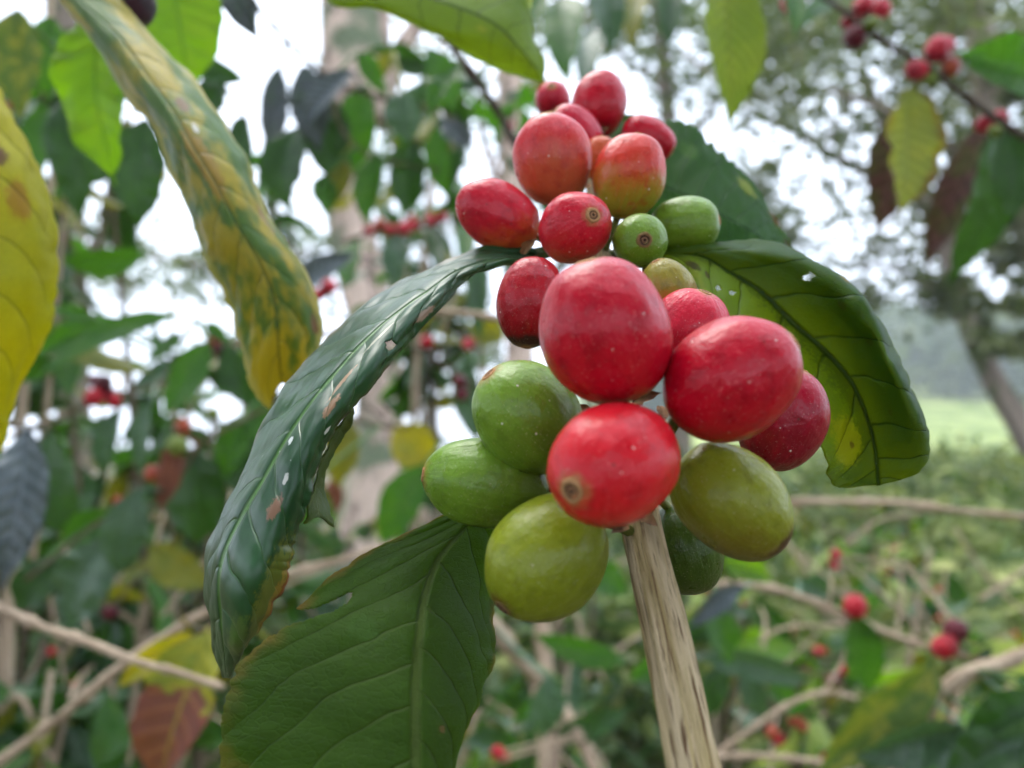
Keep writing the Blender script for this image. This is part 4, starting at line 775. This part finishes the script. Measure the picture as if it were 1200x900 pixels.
# random dry stalks and shrubs filling the middle distance
rs = random.Random(5)
def stalks(label, x0, x1, y0, y1, n, d0, d1, mat, seed):
    rs = random.Random(seed); st = []
    for k in range(n):
        x, y = rs.uniform(x0, x1), rs.uniform(y0, y1); d = rs.uniform(d0, d1); a = rs.uniform(-2.6, -.5); L = rs.uniform(60, 190)
        st.append([(x, y, d, 5), (x+math.cos(a)*L*.5+rs.uniform(-9, 9), y+math.sin(a)*L*.5, d*1.02, 4.2), (x+math.cos(a)*L, y+math.sin(a)*L+rs.uniform(0, 20), d*1.05, 3)])
    return branch(label, st, mat=mat, name='dry_stalks', cat='dry stalks')
stalks('thin dry stalks criss-crossing behind the lower left twigs', 0, 330, 640, 930, 22, 1.0, 1.8, twig_beige, 3)
stalks('tangle of dry stalks in the lower right background', 800, 1200, 660, 960, 22, 1.2, 2.2, twig_beige, 4)
stalks('few dry stalks behind the large bottom leaf', 540, 760, 700, 960, 9, 1.3, 2.0, twig_beige, 6)

protos = []
for k in range(5):
    protos.append([mesh('leaf', *simple_leaf((0, 0, 0), (0, 0, 1), .38+.03*k, (0, -1, .2), bend=.14+.04*k, fold=.2+.06*k, nu=16, nvv=7, wavy=.05, seed=k*2.3, twist=.3*(k-2))) ])
def shrub(label, px, py, d, hx, hy, n, kinds, seed, group='coffee shrubs behind the cluster', nb=0, Ls=(.09, .16)):
    rs = random.Random(seed); rn = np.random.default_rng(seed)
    b0 = P(px, py+hy*1.5, d); b0[2] = max(gz(b0[0], b0[1]), -1); r = thing('coffee_shrub', label, 'coffee shrub', b0, group)
    top = P(px, py-hy*.8, d); paths = [([b0, (b0+top)/2+rn.normal(size=3)*.04*d, top], [.012, .009, .004])]
    for k in range(max(4, n//9)):
        f = rs.uniform(.25, .95); s0 = b0+(top-b0)*f; e = P(px+rs.uniform(-hx, hx), py+rs.uniform(-hy, hy), d*rs.uniform(.85, 1.15))
        paths.append(([s0, (s0+e)/2+np.array([0, 0, .06*d*rs.random()]), e], [.005, .004, .002]))
    link('stem', mesh('stem', *join(*[tube(p, w, 7, 16, rough_along=.15) for p, w in paths])), twig_grey if seed % 2 else twig_beige, r)
    for k in range(n):
        p, w = paths[1+k % (len(paths)-1)]; f = rs.uniform(.3, 1); q = p[0]+(p[1]-p[0])*min(1, 2*f) if f < .5 else p[1]+(p[2]-p[1])*(2*f-1)
        o = bpy.data.objects.new('leaf', protos[rs.randrange(5)][0]); COL.objects.link(o); o.parent = r; me = o.data
        if not len(me.materials): me.materials.append(None)
        o.material_slots[0].link = 'OBJECT'; o.material_slots[0].material = LM[rs.choice(kinds)]
        z = Vector((rs.uniform(-1, 1), rs.uniform(-.7, .7), rs.uniform(-1.1, .25))).normalized(); L = rs.uniform(*Ls)
        o.matrix_local = Matrix.Translation(Vector(q)-r.location) @ rot_to(z, rs.uniform(-.9, .9)+(math.pi if rs.random() < .3 else 0)) @ Matrix.Scale(L, 4)
    for k in range(nb):
        p, w = paths[1+rs.randrange(len(paths)-1)]; q = p[1]+(p[2]-p[1])*rs.random(); rad = rs.uniform(.006, .009)
        o = bpy.data.objects.new('cherry', berry_me); COL.objects.link(o); o.parent = r; o.material_slots[0].link = 'OBJECT'; o.material_slots[0].material = CM[rs.choice(['red', 'pinkred', 'orange', 'dark'])]
        o.matrix_local = Matrix.Translation(Vector(q+rn.normal(size=3)*.008)-r.location) @ rot_to((rs.uniform(-1, 1), -1, .3)) @ Matrix.Scale(rad, 4)
K1 = ['dark', 'dark', 'green', 'green', 'blue', 'blue', 'olive']; K2 = ['green', 'green', 'blue', 'bright', 'mottle', 'olive', 'pale', 'dark']
shrub('dark leafy coffee shrub at the middle of the left edge', 60, 590, 1.5, 110, 90, 60, K1, 51, nb=6)
shrub('dark coffee shrub behind the withered brown leaf', 170, 760, 1.3, 130, 100, 60, K1, 52, nb=6)
shrub('dark coffee shrub directly left of the glossy hanging leaf', 250, 540, 1.6, 100, 80, 60, K1, 53, nb=5)
shrub('coffee shrub in the bottom left corner under the bare twigs', 60, 850, 1.1, 110, 80, 50, K1, 54, nb=4)
shrub('leafy coffee shrub right behind the pale trunk base', 480, 640, 2.6, 110, 80, 60, K2, 55, nb=10)
shrub('coffee shrub with thin leaves left of the topmost cherries', 520, 130, 1.9, 110, 110, 50, ['green', 'blue', 'dark', 'green', 'olive'], 56, nb=4)
shrub('coffee shrub with red berries seen through the gap left of the cluster', 500, 350, 2.2, 100, 90, 55, ['green', 'blue', 'dark', 'olive'], 57, nb=16)
shrub('light coffee shrub low between the bottom cherry and the stem', 640, 820, 1.9, 110, 90, 60, K2, 58, nb=8)
shrub('light coffee shrub with berries right of the bare stem', 900, 800, 1.8, 110, 90, 60, K2, 59, nb=14)
shrub('coffee shrub under the bare level twig at the right', 1090, 700, 2.2, 120, 70, 60, K2, 60, nb=8)
shrub('coffee shrub in the bottom right behind the mottled leaf', 1120, 860, 1.5, 120, 70, 50, K2, 61, nb=4)
shrub('coffee shrub in the shade under the arched leaf', 860, 690, 2.6, 110, 60, 50, K2, 62, nb=6)
shrub('coffee shrub behind the upper left twig', 120, 200, 1.5, 140, 120, 40, K1, 63, nb=2)
shrub('coffee shrub behind the bright green leaf at the top left', 60, 60, 1.2, 130, 80, 45, K1, 64, nb=2)
shrub('coffee shrub between topmost cherries and hanging lime leaf', 690, 60, 2.0, 90, 80, 40, ['green', 'blue', 'dark', 'green'], 65, nb=4)

# unseen trees added behind and beside the viewer to block light from the cluster
blocker_fol = cloud_mat('blocker_tree_foliage', [(40, 62, 28), (58, 82, 36), (80, 100, 48)])
def blocker_tree(label, x, y, h, rad, n, seed):
    n = n*2; rr = np.random.default_rng(seed); r = thing('blocker_tree', label, 'tree', (x, y, gz(x, y)-.05), 'unseen trees added to block light')
    b0 = np.array([x, y, gz(x, y)-.05]); tp = b0+np.array([rr.uniform(-.3, .3), rr.uniform(-.3, .3), h])
    link('trunk', mesh('trunk', *tube([b0, b0*.5+tp*.5+rr.normal(size=3)*.1, tp], [.17, .13, .06], 18, 40, ridge=.1, rs=1.5)), bark_far, r)
    C, Z = [], []
    for k in range(26):
        u = rr.normal(size=3); u /= np.linalg.norm(u); c = tp+u*np.array([rad, rad, h*.34])*rr.uniform(.35, 1)-np.array([0, 0, h*.08])
        if k % 3 == 0: link('limb', mesh('limb', *tube([b0*.35+tp*.65, (tp+c)/2-np.array([0, 0, .1]), c], [.05, .03, .012], 8, 16)), bark_far, r)
        m_ = n//26; C.append(c+rr.normal(size=(m_, 3))*rad*.2); Z.append(rr.uniform(.22, .42, m_))
    cloud_obj('crown', np.vstack(C), np.concatenate(Z), blocker_fol, r, seed=seed)
blocker_tree('unseen tree added behind the viewer on the left to block light', -2.6, -3.0, 4.6, 2.3, 1500, 71)
blocker_tree('unseen tree added behind the viewer on the right to block light', 3.0, -2.4, 4.2, 2.1, 1300, 72)
blocker_tree('tall unseen tree added directly behind the viewer to block light', .3, -6.0, 6.5, 3.0, 1800, 73)
blocker_tree('unseen tree added beyond the left edge to block light', -5.6, 2.0, 4.8, 2.0, 1100, 74)

shrub('coffee shrub filling the gap left of the yellowing leaf tip', 200, 420, 2.3, 120, 90, 55, ['dark', 'green', 'blue', 'dark'], 66, nb=4)
shrub('dark coffee shrub under the ribbed grey blue leaf', 60, 720, 1.7, 120, 90, 60, K1, 67, nb=3)
shrub('coffee shrub low in front of the pale trunk base', 400, 720, 2.2, 120, 80, 55, K1, 68, nb=5)
shrub('coffee shrub at the foot of the meadow slope', 1000, 620, 3.6, 150, 60, 60, K2, 69, nb=6)

shrub('leafy coffee shrub against the sky between the yellowing leaf and the pale trunk', 330, 190, 2.4, 60, 110, 45, ['green', 'dark', 'blue', 'green'], 81, nb=3)
shrub('coffee shrub with mid green leaves right of the pale trunk', 500, 220, 2.8, 90, 120, 60, ['green', 'green', 'dark', 'blue', 'olive'], 82, nb=8)
shrub('coffee shrub hanging over the top left corner', 30, 120, 1.6, 120, 120, 55, ['green', 'dark', 'bright', 'green'], 83, nb=2)
shrub('coffee shrub between the slim brownish trunk and the yellowing leaf', 150, 480, 2.0, 130, 80, 60, ['green', 'green', 'dark', 'olive', 'blue'], 84, nb=8)
shrub('coffee shrub above the crossing of the two bare twigs', 200, 640, 1.9, 120, 80, 60, ['green', 'blue', 'dark', 'olive', 'green'], 85, nb=5)
shrub('coffee shrub in the very bottom centre behind the big leaf', 560, 880, 1.6, 120, 60, 50, K2, 86, nb=4)

under(.6, 14, 5, 15, 1300, 1.28, 46, .19, mead_fol, 'tangled pale green shrubs on the right between the level twig and the meadow')
under(.8, 12, 5, 12, 420, 1.15, 47, .17, far_fol, 'darker green shrubs mixed into the pale ones in the right background')

# ================================================================== CAMERA, LIGHT
cam = bpy.data.objects.new('camera', bpy.data.cameras.new('camera')); COL.objects.link(cam); S.camera = cam
cam.location = CAM; cam.rotation_euler = (math.pi/2+PITCH, 0, 0)
cam.data.sensor_width = 36; cam.data.lens = 30; cam.data.clip_start = .003; cam.data.clip_end = 3000
cam.data.dof.use_dof = True; cam.data.dof.focus_distance = .118; cam.data.dof.aperture_fstop = 17
EL, AZ = math.radians(66), math.radians(325)       # AZ: compass direction the light comes from, 0 = +Y, clockwise
wd = bpy.data.worlds.new('World'); S.world = wd; wd.use_nodes = True; nt = wd.node_tree; nt.nodes.clear()
sky = nt.nodes.new('ShaderNodeTexSky'); sky.sky_type = 'NISHITA'; sky.sun_disc = False; sky.sun_elevation = EL; sky.sun_rotation = AZ
sky.air_density = 1.0; sky.dust_density = 4.0; sky.ozone_density = .6
bg = nt.nodes.new('ShaderNodeBackground'); bg.inputs[1].default_value = .15; wo = nt.nodes.new('ShaderNodeOutputWorld')
tc = nt.nodes.new('ShaderNodeTexCoord'); nz = nt.nodes.new('ShaderNodeTexNoise'); nz.inputs['Scale'].default_value = 3.0; nz.inputs['Detail'].default_value = 5
mr = nt.nodes.new('ShaderNodeMapRange'); mr.inputs[1].default_value = .35; mr.inputs[2].default_value = .62; mr.inputs[3].default_value = .5; mr.inputs[4].default_value = .98
mx = nt.nodes.new('ShaderNodeMix'); mx.data_type = 'RGBA'; mx.inputs[7].default_value = (9.8, 10.9, 12.8, 1)
nt.links.new(tc.outputs['Generated'], nz.inputs['Vector']); nt.links.new(nz.outputs[0], mr.inputs[0]); nt.links.new(mr.outputs[0], mx.inputs[0])
nt.links.new(sky.outputs[0], mx.inputs[6]); nt.links.new(mx.outputs[2], bg.inputs[0]); nt.links.new(bg.outputs[0], wo.inputs[0])
sl = bpy.data.lights.new('sun', 'SUN'); sl.energy = 1.4; sl.angle = math.radians(35); sl.color = (1, .96, .9)
so = bpy.data.objects.new('sun', sl); COL.objects.link(so)
dirv = Vector((math.sin(AZ)*math.cos(EL), math.cos(AZ)*math.cos(EL), math.sin(EL))); so.rotation_euler = dirv.to_track_quat('Z', 'Y').to_euler()
S.cycles.use_adaptive_sampling = True; S.cycles.adaptive_threshold = .035; S.cycles.adaptive_min_samples = 16; S.cycles.max_bounces = 5; S.cycles.volume_bounces = 0; S.cycles.diffuse_bounces = 3; S.cycles.transmission_bounces = 4; S.cycles.caustics_reflective = False; S.cycles.caustics_refractive = False
S.view_settings.view_transform = 'Standard'; S.view_settings.look = 'None'; S.view_settings.gamma = 1; S.view_settings.exposure = 1.0

# even air between the camera and the far slope
hv, hf, _ = [(x, y, z) for x in (-262, 262) for y in (-25, 242) for z in (-30, 44)], [(0, 1, 3, 2), (4, 6, 7, 5), (0, 4, 5, 1), (2, 3, 7, 6), (0, 2, 6, 4), (1, 5, 7, 3)], 0
hm = bpy.data.materials.new('haze_air'); hm.use_nodes = True; hn = hm.node_tree; hn.nodes.clear(); ho = hn.nodes.new('ShaderNodeOutputMaterial'); hp = hn.nodes.new('ShaderNodeVolumePrincipled')
hp.inputs['Color'].default_value = (.86, .92, 1, 1); hp.inputs['Density'].default_value = .0020; hn.links.new(hp.outputs[0], ho.inputs['Volume'])
hz = link('haze', mesh('haze', hv, hf, smooth=False), hm); hz['kind'] = 'stuff'; hz['label'] = 'thin pale air fading the far wooded slope'
